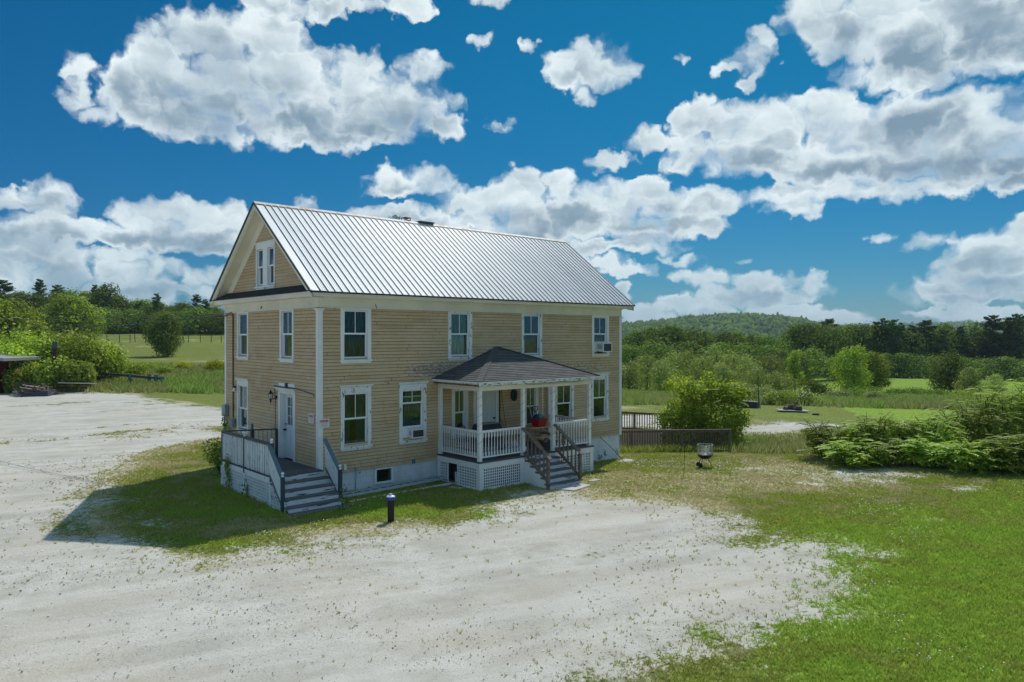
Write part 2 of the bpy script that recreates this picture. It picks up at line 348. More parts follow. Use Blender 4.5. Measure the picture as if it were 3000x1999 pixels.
def f_glass(T,b):
    T.n.remove(b); out=T.n['Material Output']
    lw=T.new('ShaderNodeFresnel',{'IOR':1.5}).outputs[0]
    g=T.new('ShaderNodeBsdfGlossy',{'Color':(.9,.95,1.,1),'Roughness':.02}); t=T.new('ShaderNodeBsdfTransparent',{'Color':(.80,.88,.87,1)})
    f=T.m('MULTIPLY_ADD',lw,.9,.0,clamp=True)
    mx=T.new('ShaderNodeMixShader',{0:f,1:t.outputs[0],2:g.outputs[0]}); T.l.new(mx.outputs[0],out.inputs[0])
GLASS=mat('window_glass',fn=f_glass)
INNER=mat('shade_black',(.035,.045,.04),.9)  # near-black colour standing for the shade indoors and below the decks
CURT_G=paint('green_curtain',(.06,.13,.125),(.025,.055,.055),.5,5,(6,6,.3),.9)
CURT_T=paint('teal_curtain',(.34,.52,.50),(.22,.38,.37),.5,5,(6,6,.3),.9)
CURT_W=paint('white_curtain',(.85,.88,.90),(.55,.62,.66),.5,4,(6,6,.3),.9)
CURT_D=paint('dark_curtain',(.05,.05,.055),(.03,.035,.04),.5,4,(8,8,.3),.9)
BLIND=mat('cream_blind',(.70,.62,.40),.8); REDCL=mat('red_cloth',(.32,.02,.03),.8)
DOORW=mat('blue_white_door',(.66,.72,.76),.45)
SIGN=mat('sign_white',(.80,.78,.76),.5); SIGNRED=mat('sign_red',(.60,.03,.07),.5)

# ------------------------------------------------------------------ the farmhouse
L=13.79; WD=7.38; OH=.435; EZ=5.43; RY=WD/2; RZ=8.53; FZ=4.97
GZ=-.7
house=thing('farmhouse','two storey tan clapboard farmhouse with white ribbed metal roof and peeling trim','house',(L/2,RY,GZ))
FR=lambda u,w,d=0:(u,-d,w)      # front wall frame: along, height, outwards
GA=lambda u,w,d=0:(-d,u,w)      # gable wall frame
BK=lambda u,w,d=0:(L-u,WD+d,w)
RG=lambda u,w,d=0:(L+d,u,w)
def fbox(mb,fr,u0,u1,w0,w1,d0,d1):
    p=[fr(u0,w0,d0),fr(u1,w0,d0),fr(u1,w0,d1),fr(u0,w0,d1),fr(u0,w1,d0),fr(u1,w1,d0),fr(u1,w1,d1),fr(u0,w1,d1)]
    return mb.hexa(p)
CH=.1043
def clap(mb,fr,u0,u1,w0,w1,holes,clip=None):
    k=math.ceil((w1-w0)/CH-1e-6)
    for i in range(k):
        a=w0+i*CH; b=min(w1,a+CH)
        segs=[(u0,u1)]
        if clip:
            c0,c1=clip(a); d0,d1=clip(b)
            segs=[(c0,c1)]
        mid=(a+b)/2
        for (hu0,hu1,hw0,hw1) in holes:
            if hw0<mid<hw1:
                ns=[]
                for s0,s1 in segs:
                    if hu1<=s0 or hu0>=s1: ns.append((s0,s1)); continue
                    if hu0>s0: ns.append((s0,hu0))
                    if hu1<s1: ns.append((hu1,s1))
                segs=ns
        for s0,s1 in segs:
            t0,t1=s0,s1
            if clip and abs(s0-c0)<1e-6: t0=d0
            if clip and abs(s1-c1)<1e-6: t1=d1
            if t1<=t0: t0=t1=(t0+t1)/2
            # split long runs into boards that sit a hair differently
            cuts=[s0]; x=s0+random.uniform(1.2,4.2)
            while x<s1-.6: cuts.append(x); x+=random.uniform(2.2,4.8)
            cuts.append(s1)
            for j in range(len(cuts)-1):
                p0,p1=cuts[j],cuts[j+1]; q0=t0 if j==0 else p0; q1=t1 if j==len(cuts)-2 else p1
                q0=min(max(q0,min(t0,t1)),max(t0,t1)); q1=min(max(q1,min(t0,t1)),max(t0,t1))
                e=random.uniform(-.0015,.0025); t=.026+e
                mb.face([fr(p0,a,t),fr(p1-.002,a,t+random.uniform(0,.002)),fr(q1-.002,b+.004,.001),fr(q0,b+.004,.001)])
                mb.face([fr(p0,a,-.01),fr(p1-.002,a,-.01),fr(p1-.002,a,t),fr(p0,a,t)])
# openings --- windows: (frame,u0 glass,u1 glass,w0 glass,w1 glass,meeting rail,type)
WIN=[]
holes_f=[]; holes_g=[]; holes_attic=[]
def window(fr,holes,g0,g1,w0,w1,mid,cw=.18,sill=.16,head='frieze',muntin='upper',curtain=None,inner=None,raised=0,worn=False,label=None,casz=None):
    tm=TRIM_WORN if worn else TRIM
    o0,o1,p0,p1=g0-.06,g1+.06,w0-.06,w1+.05      # opening
    holes.append((o0,o1,p0,p1))
    c0,c1=g0-cw,g1+cw
    m=MB(); zt=casz if casz else p1+.06
    fbox(m,fr,c0,o0,p0-.04,zt,-.12,.034); fbox(m,fr,o1,c1,p0-.04,zt,-.12,.034)
    fbox(m,fr,o0,o1,p1,zt,-.12,.034)
    if head=='cornice':
        fbox(m,fr,c0,c1,zt,zt+.12,0.,.036); 
    wo=m.build('window',tm,house)
    s=MB(); fbox(s,fr,c0-.03,c1+.03,p0-.09,p0-.038,-.12,.065); fbox(s,fr,c0+.01,c1-.01,p0-.15,p0-.09,0,.036); s.build('sill',tm,wo)
    if head=='cornice':
        h=MB(); zc=zt+.12
        prof=[(.036,zc),(.075,zc+.03),(.085,zc+.055),(.085,zc+.07),(0,zc+.075),(0,zc)]
        A=[fr(c0-.05 if d>.04 else c0-.02,w,d) for d,w in prof]; B=[fr(c1+.05 if d>.04 else c1+.02,w,d) for d,w in prof]
        n=len(h.v); h.v+=A+B; k=len(A)
        h.f+=[tuple(range(n,n+k)),tuple(range(n+k,n+2*k))[::-1]]; h.mi+=[0,0]
        for j in range(k): h.f.append((n+j,n+(j+1)%k,n+k+(j+1)%k,n+k+j)); h.mi.append(0)
        h.build('head_cornice',tm,wo)
    def sash(a0,a1,b0,b1,d,mun,name='sash'):
        q=MB(); t=.042
        fbox(q,fr,a0,a0+t,b0,b1,d-.035,d); fbox(q,fr,a1-t,a1,b0,b1,d-.035,d)
        fbox(q,fr,a0+t,a1-t,b0,b0+t+.01,d-.035,d); fbox(q,fr,a0+t,a1-t,b1-t,b1,d-.035,d)
        if mun: c=(a0+a1)/2; fbox(q,fr,c-.009,c+.009,b0+t+.01,b1-t,d-.028,d-.004)
        so_=q.build(name,VINYL,wo)
        g=MB(); fbox(g,fr,a0+t,a1-t,b0+t+.01,b1-t,d-.022,d-.017); g.build('pane',GLASS,wo)
    sash(o0,o1,mid-.02,p1,-.018,muntin in('upper','both'),'upper_sash')
    if raised: sash(o0,o1,p0+raised,mid+.03+raised*.55,-.060,muntin=='both','lower_sash')
    else: sash(o0,o1,p0,mid+.03,-.060,muntin=='both','lower_sash')
    if curtain:
        for (a,b,c,d_,mt,nm) in curtain:
            q=MB(); n=24
            for i in range(n):
                u0_=g0+(g1-g0)*(a+(b-a)*i/n); u1_=g0+(g1-g0)*(a+(b-a)*(i+1)/n)
                e0=-.15-.02*math.sin(i*1.9); e1=-.15-.02*math.sin((i+1)*1.9)
                z0=w0-.05+(w1-w0+.1)*c; z1=w0-.05+(w1-w0+.1)*d_
                q.face([fr(u0_,z0,e0),fr(u1_,z0,e1),fr(u1_,z1,e1),fr(u0_,z1,e0)])
            q.build(nm,mt,wo,fix=False)
    return wo
CG=[(-.1,.35,0,1,CURT_G,'curtain'),(.62,1.1,0,1,CURT_G,'curtain')]
CGF=[(-.1,1.1,0,1,CURT_G,'curtain')]
CT=[(-.1,1.1,0,1,CURT_T,'curtain')]
CW=[(-.1,1.1,.5,1.05,CURT_T,'blind'),(-.1,.96,0,.52,CURT_W,'curtain')]
CD=[(-.1,.3,0,1,CURT_D,'curtain'),(.7,1.1,0,1,CURT_D,'curtain')]
U=dict(casz=4.968)
window(FR,holes_f,.88,1.57,3.50,4.86,4.19,curtain=CGF,**U)
window(FR,holes_f,4.91,5.58,3.50,4.86,4.19,curtain=CW,worn=True,**U)
window(FR,holes_f,8.28,8.97,3.50,4.86,4.19,curtain=CG,worn=True,**U)
window(FR,holes_f,12.15,12.83,3.50,4.86,4.21,raised=.42,curtain=None,**U)
window(FR,holes_f,.88,1.57,.85,2.33,1.60,head='cornice',curtain=CG,worn=True)
window(FR,holes_f,2.96,3.65,.85,2.33,1.95,head='cornice',curtain=CGF,worn=True,muntin='upper',raised=.36)
window(FR,holes_f,12.12,12.80,.85,2.33,1.60,head='cornice',curtain=CGF,worn=True)
window(FR,holes_f,10.03,10.72,.85,2.23,1.50,head='plain',curtain=CGF,worn=True)
window(FR,holes_f,5.07,5.40,.85,2.23,1.50,head='plain',cw=.19,curtain=None)
window(FR,holes_f,8.41,8.76,.85,2.23,1.50,head='plain',cw=.19,curtain=None)
window(GA,holes_g,5.37,6.07,3.50,4.87,4.17,cw=.16,muntin='none',curtain=[(-.1,.35,0,.5,CURT_D,'curtain'),(.05,.45,0,.45,REDCL,'curtain')],**U)
window(GA,holes_g,1.79,2.47,3.50,4.87,4.18,cw=.17,curtain=CD,**U)
window(GA,holes_g,5.36,6.08,.90,2.33,1.56,cw=.14,head='cornice',curtain=[(-.1,1.1,.47,1.0,BLIND,'blind')])
# twin attic window: one casing, two double-hung sashes
window(GA,holes_attic,3.14,3.52,5.90,7.0,6.45,cw=.14,head='plain',muntin='none',curtain=[(.3,1.1,0,.35,CURT_W,'curtain')])
window(GA,holes_attic,4.0,4.38,5.90,7.0,6.45,cw=.14,head='plain',muntin='none',curtain=[(.2,1.1,0,.3,CURT_W,'curtain')])
m=MB(); fbox(m,GA,3.66,3.86,5.80,7.11,0,.033); fbox(m,GA,2.99,4.53,7.112,7.24,0,.038); fbox(m,GA,2.94,4.62,7.24,7.275,0,.08); fbox(m,GA,2.96,4.58,5.745,5.785,0,.075)
m.build('attic_window_head',TRIM,house)
# doors
holes_g.append((1.66,2.60,.215,2.30)); holes_f.append((5.93,6.85,.19,2.26)); holes_f.append((1.94,2.50,-.49,-.02))
# walls
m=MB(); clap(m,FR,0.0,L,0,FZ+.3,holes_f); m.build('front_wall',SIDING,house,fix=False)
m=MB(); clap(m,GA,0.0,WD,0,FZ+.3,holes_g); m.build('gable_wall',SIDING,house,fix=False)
sl_=(RZ-EZ)/(RY+OH-.07+.0); 
def clipg(w):
    z=min(w+.12,RZ-.1); y=(z-EZ)/ .764 -.37
    return (max(0,y),min(WD,WD-y)) if y<RY else (RY,RY)
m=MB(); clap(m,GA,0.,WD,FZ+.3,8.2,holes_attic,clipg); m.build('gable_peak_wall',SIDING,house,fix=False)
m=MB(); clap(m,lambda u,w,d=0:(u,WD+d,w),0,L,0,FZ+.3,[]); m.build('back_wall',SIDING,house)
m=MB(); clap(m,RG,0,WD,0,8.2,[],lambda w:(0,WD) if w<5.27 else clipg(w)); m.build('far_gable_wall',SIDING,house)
m=MB(); m.box(.5,L-.5,.5,WD-.5,-.2,5.2); m.prism([(.6,.9,5.2),(.6,WD-.9,5.2),(.6,RY,7.6)],(L-1.2,0,0)); m.build('interior_shade_box',INNER,house)
# corner boards with little capitals
for cx,cy,sx,sy in ((0,0,-1,-1),(L,0,1,-1),(0,WD,-1,1),(L,WD,1,1)):
    m=MB(); x0,x1=sorted((cx+sx*.036,cx-sx*.115)); y0,y1=sorted((cy+sy*.036,cy-sy*.115))
    m.box(x0,x1,y0,y1,-.03,FZ-.02)
    for k,(e,z) in enumerate(((.012,4.86),(.03,4.89),(.05,4.915))):
        m.box(x0-e,x1+e,y0-e,y1+e,z,z+.027)
    m.build('corner_board',TRIM,house,bevel=.004)
# frieze, soffit, cornice right round
m=MB(); e=.03
m.box(-e,L+e,-e,.0,FZ,5.275); m.box(-e,L+e,WD,WD+e,FZ,5.275); m.box(-e,0,0,WD,FZ,5.275); m.box(L,L+e,0,WD,FZ,5.275)
m.box(-e-.02,L+e+.02,-e-.02,-e,FZ-.0,FZ+.03); m.box(-e-.02,-e,-e,WD+e,FZ,FZ+.03)
m.build('frieze',FRIEZE,house)
def ring(z0,z1,e0,e1,name,mt):
    m=MB()
    def P(e,z): return [(-e,-e,z),(L+e,-e,z),(L+e,WD+e,z),(-e,WD+e,z)]
    A,B=P(e0,z0),P(e1,z1)
    for i in range(4): m.face([A[i],A[(i+1)%4],B[(i+1)%4],B[i]])
    return m
m=MB()
def P4(e,z): return [(-e,-e,z),(L+e,-e,z),(L+e,WD+e,z),(-e,WD+e,z)]
prof=[(.03,5.20),(.05,5.235),(.06,5.272),(.33,5.276),(.345,5.30),(.35,5.35),(.375,5.385),(.39,5.395),(.395,5.418)]
for (e0,z0),(e1,z1) in zip(prof,prof[1:]):
    A,B=P4(e0,z0),P4(e1,z1)
    for i in range(4): m.face([A[i],A[(i+1)%4],B[(i+1)%4],B[i]])
m.build('cornice',paint('cornice_paint',(.84,.80,.70),(.40,.34,.28),.68,5,(1,1,2)),house)
# gable skirt roof (dark shingles)
m=MB(); m.hexa([(-.44,-.42,5.422),(.02,-.42,5.422),(.02,WD+.42,5.422),(-.44,WD+.42,5.422),(-.44,-.42,5.438),(.02,.10,5.70),(.02,WD-.10,5.70),(-.44,WD+.42,5.438)])
m.build('skirt_roof',SHDARK,house)
# main roof: two slopes, thin, meeting at the ridge
nrm=Vector((0,-math.sin(math.atan(.764)),math.cos(math.atan(.764))))
def slope(side):
    y=lambda q: q if side<0 else WD-q
    m=MB(); ns=Vector((0,nrm.y*(-side if side>0 else 1),nrm.z)); ns=Vector((0,nrm.y if side<0 else -nrm.y,nrm.z))
    a,b=-.40,RY; za,zb=EZ,RZ
    lo=[(-OH,y(a),za),(L+OH,y(a),za),(L+OH,y(b),zb),(-OH,y(b),zb)]
    th=.05
    m.hexa([Vector(p)-ns*th for p in lo]+[Vector(p) for p in lo])
    return m,ns
mr,ns=slope(-1); roof=mr.build('roof',ROOF,house)
mr,ns2=slope(1); roofb=mr.build('roof',ROOF,house)
rb=MB(); i=0; x=-.125
while x<L+OH-.02:
    a=Vector((x,-.405,EZ+.0)); b=Vector((x,RY-.02,RZ-.015)); n=ns
    X=Vector((1,0,0))
    for (w0,h) in ((.020,.030),):
        rb.mat(0).hexa([a-X*.020+n*.001,a+X*.020+n*.001,b+X*.020+n*.001,b-X*.020+n*.001,a-X*.008+n*h,a+X*.008+n*h,b+X*.008+n*h,b-X*.008+n*h])
    rb.mat(1).hexa([a-X*.033+n*.001,a-X*.0205+n*.001,b-X*.0205+n*.001,b-X*.033+n*.001,a-X*.030+n*.013,a-X*.021+n*.014,b-X*.021+n*.014,b-X*.030+n*.013])
    # minor stiffening ribs between the main ones
    for q in (.085,.155):
        if x+q<L+OH: rb.mat(0).hexa([a+X*(q-.008)+n*.0005,a+X*(q+.008)+n*.0005,b+X*(q+.008)+n*.0005,b+X*(q-.008)+n*.0005,a+X*(q-.003)+n*.006,a+X*(q+.003)+n*.006,b+X*(q+.003)+n*.006,b+X*(q-.003)+n*.006])
    x+=.2345; i+=1
rb.build('roof_ribs',[ROOF,RIBLINE],roof)
m=MB(); u=Vector((0,0,.028)); h=.13
for sd in (-1,1):
    p=[(-OH-.01,RY,RZ+.028),(L+OH+.01,RY,RZ+.028),(L+OH+.01,RY+sd*h,RZ+.028-h*.764+.01),(-OH-.01,RY+sd*h,RZ+.038-h*.764)]
    m.hexa([Vector(q)-Vector((0,0,.012)) for q in p]+[Vector(q) for q in p])
m.build('ridge_cap',RIDGE,roof)
# dark drip edge under the metal, eaves and rakes
m=MB()
m.beam((-OH-.012,-.412,EZ-.028),(L+OH+.012,-.412,EZ-.028),.02,.045)
for xx in (-OH-.012,L+OH+.012):
    m.beam((xx,-.40,EZ-.025),(xx,RY,RZ-.02),.022,.075); m.beam((xx,WD+.40,EZ-.025),(xx,RY,RZ-.02),.022,.075)
m.build('drip_edge',DRIP,roof)
# rake boards, soffit and wall frieze of the near gable
def rake(sd,xs):
    m=MB(); y=lambda q:q if sd<0 else WD-q
    def band(o0,o1,x0,x1):  # offsets measured straight down from the roof underside
        z=lambda q,o:(q-RY)*.764+RZ-o
        def pt(q,o,x): return (x,y(q),z(q,o))
        m.hexa([pt(-.38,o0,x0),pt(-.38,o0,x1),pt(RY,o0,x1),pt(RY,o0,x0),pt(-.38,o1,x0),pt(-.38,o1,x1),pt(RY,o1,x1),pt(RY,o1,x0)])
    s=-1 if xs==0 else 1
    band(.075,.195,xs+s*.385,xs+s*.422)            # rake fascia
    band(.15,.205,xs+s*.40,xs+s*.436) if False else None
    band(.19,.205,xs+s*.03,xs+s*.385)              # soffit
    band(.205,.235,xs+s*.34,xs+s*.384)             # bed mould
    def band2():
        z=lambda q,o:(q-RY)*.764+RZ-o
        def pt(q,o,x): return (x,y(q),z(q,o))
        o0,o1=.206,.57; ye0=(5.70-RZ+o0)/.764+RY; ye1=(5.70-RZ+o1)/.764+RY
        a,b=xs+s*.002,xs+s*.034
        m.hexa([pt(ye0,o0,a),pt(ye0,o0,b),pt(RY,o0,b),pt(RY,o0,a),pt(ye1,o1,a),pt(ye1,o1,b),pt(RY,o1,b),pt(RY,o1,a)])
    band2()
    m.build('rake_trim',FRIEZE,house)
for xs in (0,L):
    for sd in (-1,1): rake(sd,xs)
# vents on the ridge
m=MB(); c=(5.22,3.95,8.33)
m.lathe(c,[(.07,0),(.07,.22),(.13,.25),(.15,.30),(.15,.36),(.10,.43),(.02,.46)],20)
for k in range(12):
    a=k*math.pi/6; m.beam((c[0]+.13*math.cos(a),c[1]+.13*math.sin(a),c[2]+.24),(c[0]+.155*math.cos(a+.5),c[1]+.155*math.sin(a+.5),c[2]+.40),.02,.008)
m.build('turbine_vent',GALV,roof,smooth=False)
m=MB(); c=(5.66,3.95,8.30); m.box(c[0]-.13,c[0]+.13,c[1]-.13,c[1]+.13,8.2,8.52)
ch=m.build('chimney_flue',GALV,roof)
m=MB(); 
m.box(c[0]-.17,c[0]+.17,c[1]-.17,c[1]+.17,8.52,8.545); m.box(c[0]-.11,c[0]+.11,c[1]-.11,c[1]+.11,8.545,8.60)
for sx in (-1,1):
    for sy in (-1,1): m.box(c[0]+sx*.12-.012,c[0]+sx*.12+.012,c[1]+sy*.12-.012,c[1]+sy*.12+.012,8.545,8.70)
m.box(c[0]-.125,c[0]+.125,c[1]-.125,c[1]+.125,8.60,8.62)
n=len(m.v); e=.19; m.v+=[(c[0]-e,c[1]-e,8.70),(c[0]+e,c[1]-e,8.70),(c[0]+e,c[1]+e,8.70),(c[0]-e,c[1]+e,8.70),(c[0],c[1],8.76)]
m.f+=[(n+3,n+2,n+1,n),(n,n+1,n+4),(n+1,n+2,n+4),(n+2,n+3,n+4),(n+3,n,n+4)]; m.mi+=[0]*5
m.build('chimney_cap',mat('black_cap',(.05,.075,.08),.45,.3),roof)
m=MB(); m.box(6.08,6.72,3.60,3.95,8.44,8.565); m.box(6.05,6.75,3.57,3.98,8.565,8.60); m.build('ridge_hatch',mat('hatch_dark',(.05,.10,.11),.35),roof)

# foundation
m=MB(); m.box(.03,1.90,.03,.25,-1.6,-.001); m.box(2.54,L-.03,.03,.25,-1.6,-.001); m.box(1.90,2.54,.03,.25,-1.6,-.50); m.box(1.9,2.54,.03,.25,-.02,-.001)
m.box(.03,.25,.25,WD-.03,-1.6,-.001); m.box(L-.25,L-.03,.25,WD-.03,-1.6,-.001); m.box(.25,L-.25,WD-.25,WD-.03,-1.6,-.001)
m.build('foundation',FOUND,house)
m=MB(); b0=MB()
for a in ((1.88,1.95,-.52,-.02),(2.49,2.56,-.52,-.02),(1.95,2.49,-.52,-.46),(1.95,2.49,-.07,-.02)): m.box(a[0],a[1],-.02,.06,a[2],a[3])
bw=m.build('cellar_window',TRIM_WORN,house); m=MB(); m.box(1.95,2.49,.03,.035,-.46,-.07); m.build('pane',GLASS,bw)

# ---- side door on the gable
m=MB(); fbox(m,GA,1.52,1.66,.2,2.40,-.02,.035); fbox(m,GA,2.60,2.76,.2,2.40,-.02,.035); fbox(m,GA,1.66,2.60,2.29,2.40,-.02,.035)
fbox(m,GA,1.66,1.69,.2,2.29,-.16,-.02); fbox(m,GA,2.57,2.60,.2,2.29,-.16,-.02); fbox(m,GA,1.66,2.60,2.27,2.29,-.16,-.02)
fbox(m,GA,1.47,2.82,2.40,2.45,0,.09); fbox(m,GA,1.42,2.87,2.45,2.475,0,.13)
fbox(m,GA,1.55,2.70,2.52,2.62,0,.04)
dc=m.build('door_casing',TRIM,house)
m=MB(); y0,y1=1.69,2.57; dd=-.13; g0,g1,gz0,gz1=1.86,2.40,1.28,2.16
fbox(m,GA,y0,g0,.215,2.27,dd-.04,dd); fbox(m,GA,g1,y1,.215,2.27,dd-.04,dd); fbox(m,GA,g0,g1,.215,gz0,dd-.04,dd); fbox(m,GA,g0,g1,gz1,2.27,dd-.04,dd)
for a,b in ((1.80,2.09),(2.17,2.46)):
    fbox(m,GA,a,b,.38,1.15,dd,dd+.006); fbox(m,GA,a+.03,b-.03,.41,1.12,dd+.006,dd+.012)
for k in (1,2): 
    fbox(m,GA,g0+(g1-g0)*k/3-.009,g0+(g1-g0)*k/3+.009,gz0,gz1,dd-.03,dd+.004); fbox(m,GA,g0,g1,gz0+(gz1-gz0)*k/3-.009,gz0+(gz1-gz0)*k/3+.009,dd-.031,dd+.003)
sd=m.build('side_door',DOORW,house)
m=MB(); fbox(m,GA,g0,g1,gz0,gz1,dd-.022,dd-.018); m.build('pane',GLASS,sd)
m=MB(); m.lathe((.10,2.50,1.12),[(.01,0),(.03,-.0),(.03,-.03),(.012,-.05),(.012,-.08)],10,'x'); m.lathe((.125,2.50,1.12),[(.03,0),(.03,-.02)],12,'x'); m.lathe((.08,2.50,1.12),[(.012,0),(.03,-.012),(.032,-.03),(.02,-.045)],12,'x'); m.lathe((.125,2.50,1.30),[(.028,0),(.028,-.025)],12,'x'); m.build('door_knob',BLACK,sd,smooth=True)
# ---- porch door
m=MB(); fbox(m,FR,5.83,5.93,.19,2.36,-.02,.035); fbox(m,FR,6.85,6.96,.19,2.36,-.02,.035); fbox(m,FR,5.93,6.85,2.26,2.36,-.02,.035)
m.build('door_casing',TRIM,house)
m=MB(); fbox(m,FR,5.93,6.85,.2,2.26,-.06,-.02)
for a,b in ((6.03,6.34),(6.44,6.75)):
    for z0,z1 in ((.35,1.0),(1.12,2.12)): fbox(m,FR,a,b,z0,z1,-.02,-.013); fbox(m,FR,a+.03,b-.03,z0+.03,z1-.03,-.013,-.008)
pd=m.build('porch_door',mat('white_door',(.70,.74,.72),.5),house)
m=MB(); m.lathe((6.77,.02,1.20),[(.03,0),(.03,-.02),(.012,-.03),(.03,-.05),(.033,-.07),(.02,-.085)],12,'y'); m.build('door_knob',BLACK,pd,smooth=True)
m=MB(); fbox(m,FR,9.40,9.50,.2,2.36,0,.03); fbox(m,FR,9.16,9.22,.2,2.36,0,.02); m.build('trim_board',TRIM,house)
# pipes, cables and junction boxes on the walls
m=MB(); m.tube([(-.03,6.62,4.95),(-.03,6.62,1.05)],.017,6); m.tube([(-.03,6.54,4.92),(-.03,6.57,3.5),(-.03,6.55,2.2),(-.03,6.56,1.0)],.012,6)
m.tube([(-.35,7.4,4.85),(-.15,7.0,4.88),(-.05,6.7,5.0),(-.04,6.60,4.9)],.014,6); m.tube([(-.42,7.6,4.62),(-.2,7.1,4.80),(-.05,6.8,4.92),(-.04,6.56,4.9)],.010,6)
m.build('service_cables',mat('cable_brown',(.09,.07,.055),.7),house)
m=MB(); m.tube([(-.02,2.99,2.10),(-.02,2.99,1.05)],.010,6); m.tube([(-.02,3.03,2.15),(-.02,3.03,2.5)],.010,6)
m.tube([(-.05,3.04,2.52),(-.07,2.2,2.50),(-.07,1.4,2.50),(-.06,.25,2.40),(-.05,.2,2.32)],.013,6)
fbox(m,GA,2.02,2.12,2.45,2.64,.03,.10); m.build('door_awning_bar',SLATE,house)
m=MB(); m.box(-.16,-.03,7.06,7.40,1.18,1.60); m.build('electric_panel',GREYBOX,house,bevel=.01)
m=MB(); m.lathe((-.12,6.45,1.05),[(.09,-.14),(.1,-.1),(.1,.08),(.06,.12)],12); m.box(-.14,-.01,6.38,6.54,.85,1.0); m.build('electric_meter',GREYBOX,house)
m=MB(); m.tube([(-.05,7.3,1.2),(-.1,7.25,.9),(-.05,6.9,.7),(-.09,6.6,.8),(-.05,6.45,.95)],.015,6); m.tube([(-.06,7.38,1.2),(-.08,7.40,.4),(-.05,7.40,-.3)],.02,6); m.build('meter_conduit',GREYBOX,house)
m=MB(); fbox(m,FR,.80,.88,.07,.25,.013,.05); m.build('wall_vent',VINYL,house)
m=MB(); fbox(m,FR,1.18,1.27,.0,.10,.013,.07); m.tube([(1.225,-.03,.0),(1.225,-.0,-.3),(1.225,.02,-.62)],.012,6); m.build('hose_bib_pipe',GREYBOX,house)
m=MB(); fbox(m,FR,3.27,3.37,-.02,.12,.013,.07); m.build('outlet_box',mat('teal_box',(.06,.20,.25),.5),house)
m=MB(); m.tube([(7.02,-.03,2.3),(7.03,-.03,1.6),(7.02,-.03,.3)],.022,6); m.tube([(7.10,-.02,2.3),(7.22,-.02,1.4),(7.32,-.02,.9),(7.42,-.02,.3)],.008,5); m.tube([(7.05,-.02,1.2),(7.3,-.03,.75)],.008,5); m.build('hanging_cable',BLACK,house)
m=MB(); m.beam((1.9,-.035,5.12),(1.93,-.06,4.98),.015,.015); m.build('bracket_stub',BLACK,house)
m=MB(); m.beam((-.04,4.0,5.12),(-.06,4.06,5.05),.02,.02); m.build('bracket_stub',BLACK,house)

# ------------------------------------------------------------------ front porch (part of the house)
PF=.19; X0,X1=4.30,9.55; YF=-2.22; PG=-.72
m=MB(); k=0; y=YF-.03
m.box(X0-.04,X1+.04,YF-.05,-.02,PF-.045,PF-.002)
yy=X0-.03
while yy<X1: m.box(yy,yy+.128,YF-.062,-.015,PF-.002,PF+.003); yy+=.133
porch=m.build('porch',DECK,house)
m=MB(); f0,f1=PF-.21,PF-.048
m.box(X0-.0,X1,YF-.03,YF,f0,f1); m.box(X0-.03,X0,YF-.03,-.02,f0,f1); m.box(X1,X1+.03,YF-.03,-.02,f0,f1)
# corner piers and skirt frame
for a,b in ((X0-.02,X0+.13),(6.04,6.20),(7.58,7.70),(X1-.12,X1+.02)): m.box(a,b,YF-.025,YF+.05,-1.0,f0)
m.box(X0-.025,X0+.03,-.16,-.02,-1.,f0); m.box(X0-.025,X0+.02,YF+.05,YF+.14,-1.,f0); m.box(X0-.02,X0+.02,-1.13,-1.10,-1.,f0)
m.box(X0-.02,X0+.02,-.60,-.57,-1.,f0); m.box(X0-.022,X0+.02,YF+.14,-.16,-1.,-.655)
m.box(X0+.13,6.04,YF-.022,YF+.01,-1.,-.66); m.box(7.70,X1-.12,YF-.022,YF+.01,-1.,-.70)
m.build('porch_skirt_frame',TRIM,porch)
def lattice(name,fr,u0,u1,w0,w1,parent,st=.088,sw=.027,mt=None):
    m=MB(); n=round((u1-u0)/st); 
    for i in range(n+1): u=u0+(u1-u0)*i/n; v_=sw*(1.45 if sw<.0275 and st<.09 and mt is not None else 1.1); fbox(m,fr,u-v_/2,u+v_/2,w0,w1,-.003,.012)
    n=round((w1-w0)/st)
    for i in range(n+1): w=w0+(w1-w0)*i/n; fbox(m,fr,u0,u1,w-sw/2,w+sw/2,.0,.009)
    return m.build(name,mt or VINYL,parent)
PFR=lambda u,w,d=0:(u,YF-.01-d,w); PGA=lambda u,w,d=0:(X0-.005-d,u,w)
lattice('lattice_panel',PFR,X0+.15,6.02,-.655,f0-.015,porch); lattice('lattice_panel',PFR,7.72,X1-.13,-.69,f0-.015,porch)
lattice('lattice_panel',PGA,YF+.15,-1.14,-.65,f0-.015,porch); lattice('lattice_panel',PGA,-.56,-.17,-.65,f0-.015,porch)
m=MB(); m.box(X0+.12,X0+.14,-1.05,-.80,-.72,-.32); m.box(X0+.2,X0+.22,-.95,-.70,-.72,-.40); m.build('stored_board',BALW,porch)
m=MB(); m.box(X0+.35,X1-.1,YF+.45,-.03,-1.0,PF-.06); m.build('porch_shade_box',INNER,porch)  # dark box added so the lattice holes read as shade
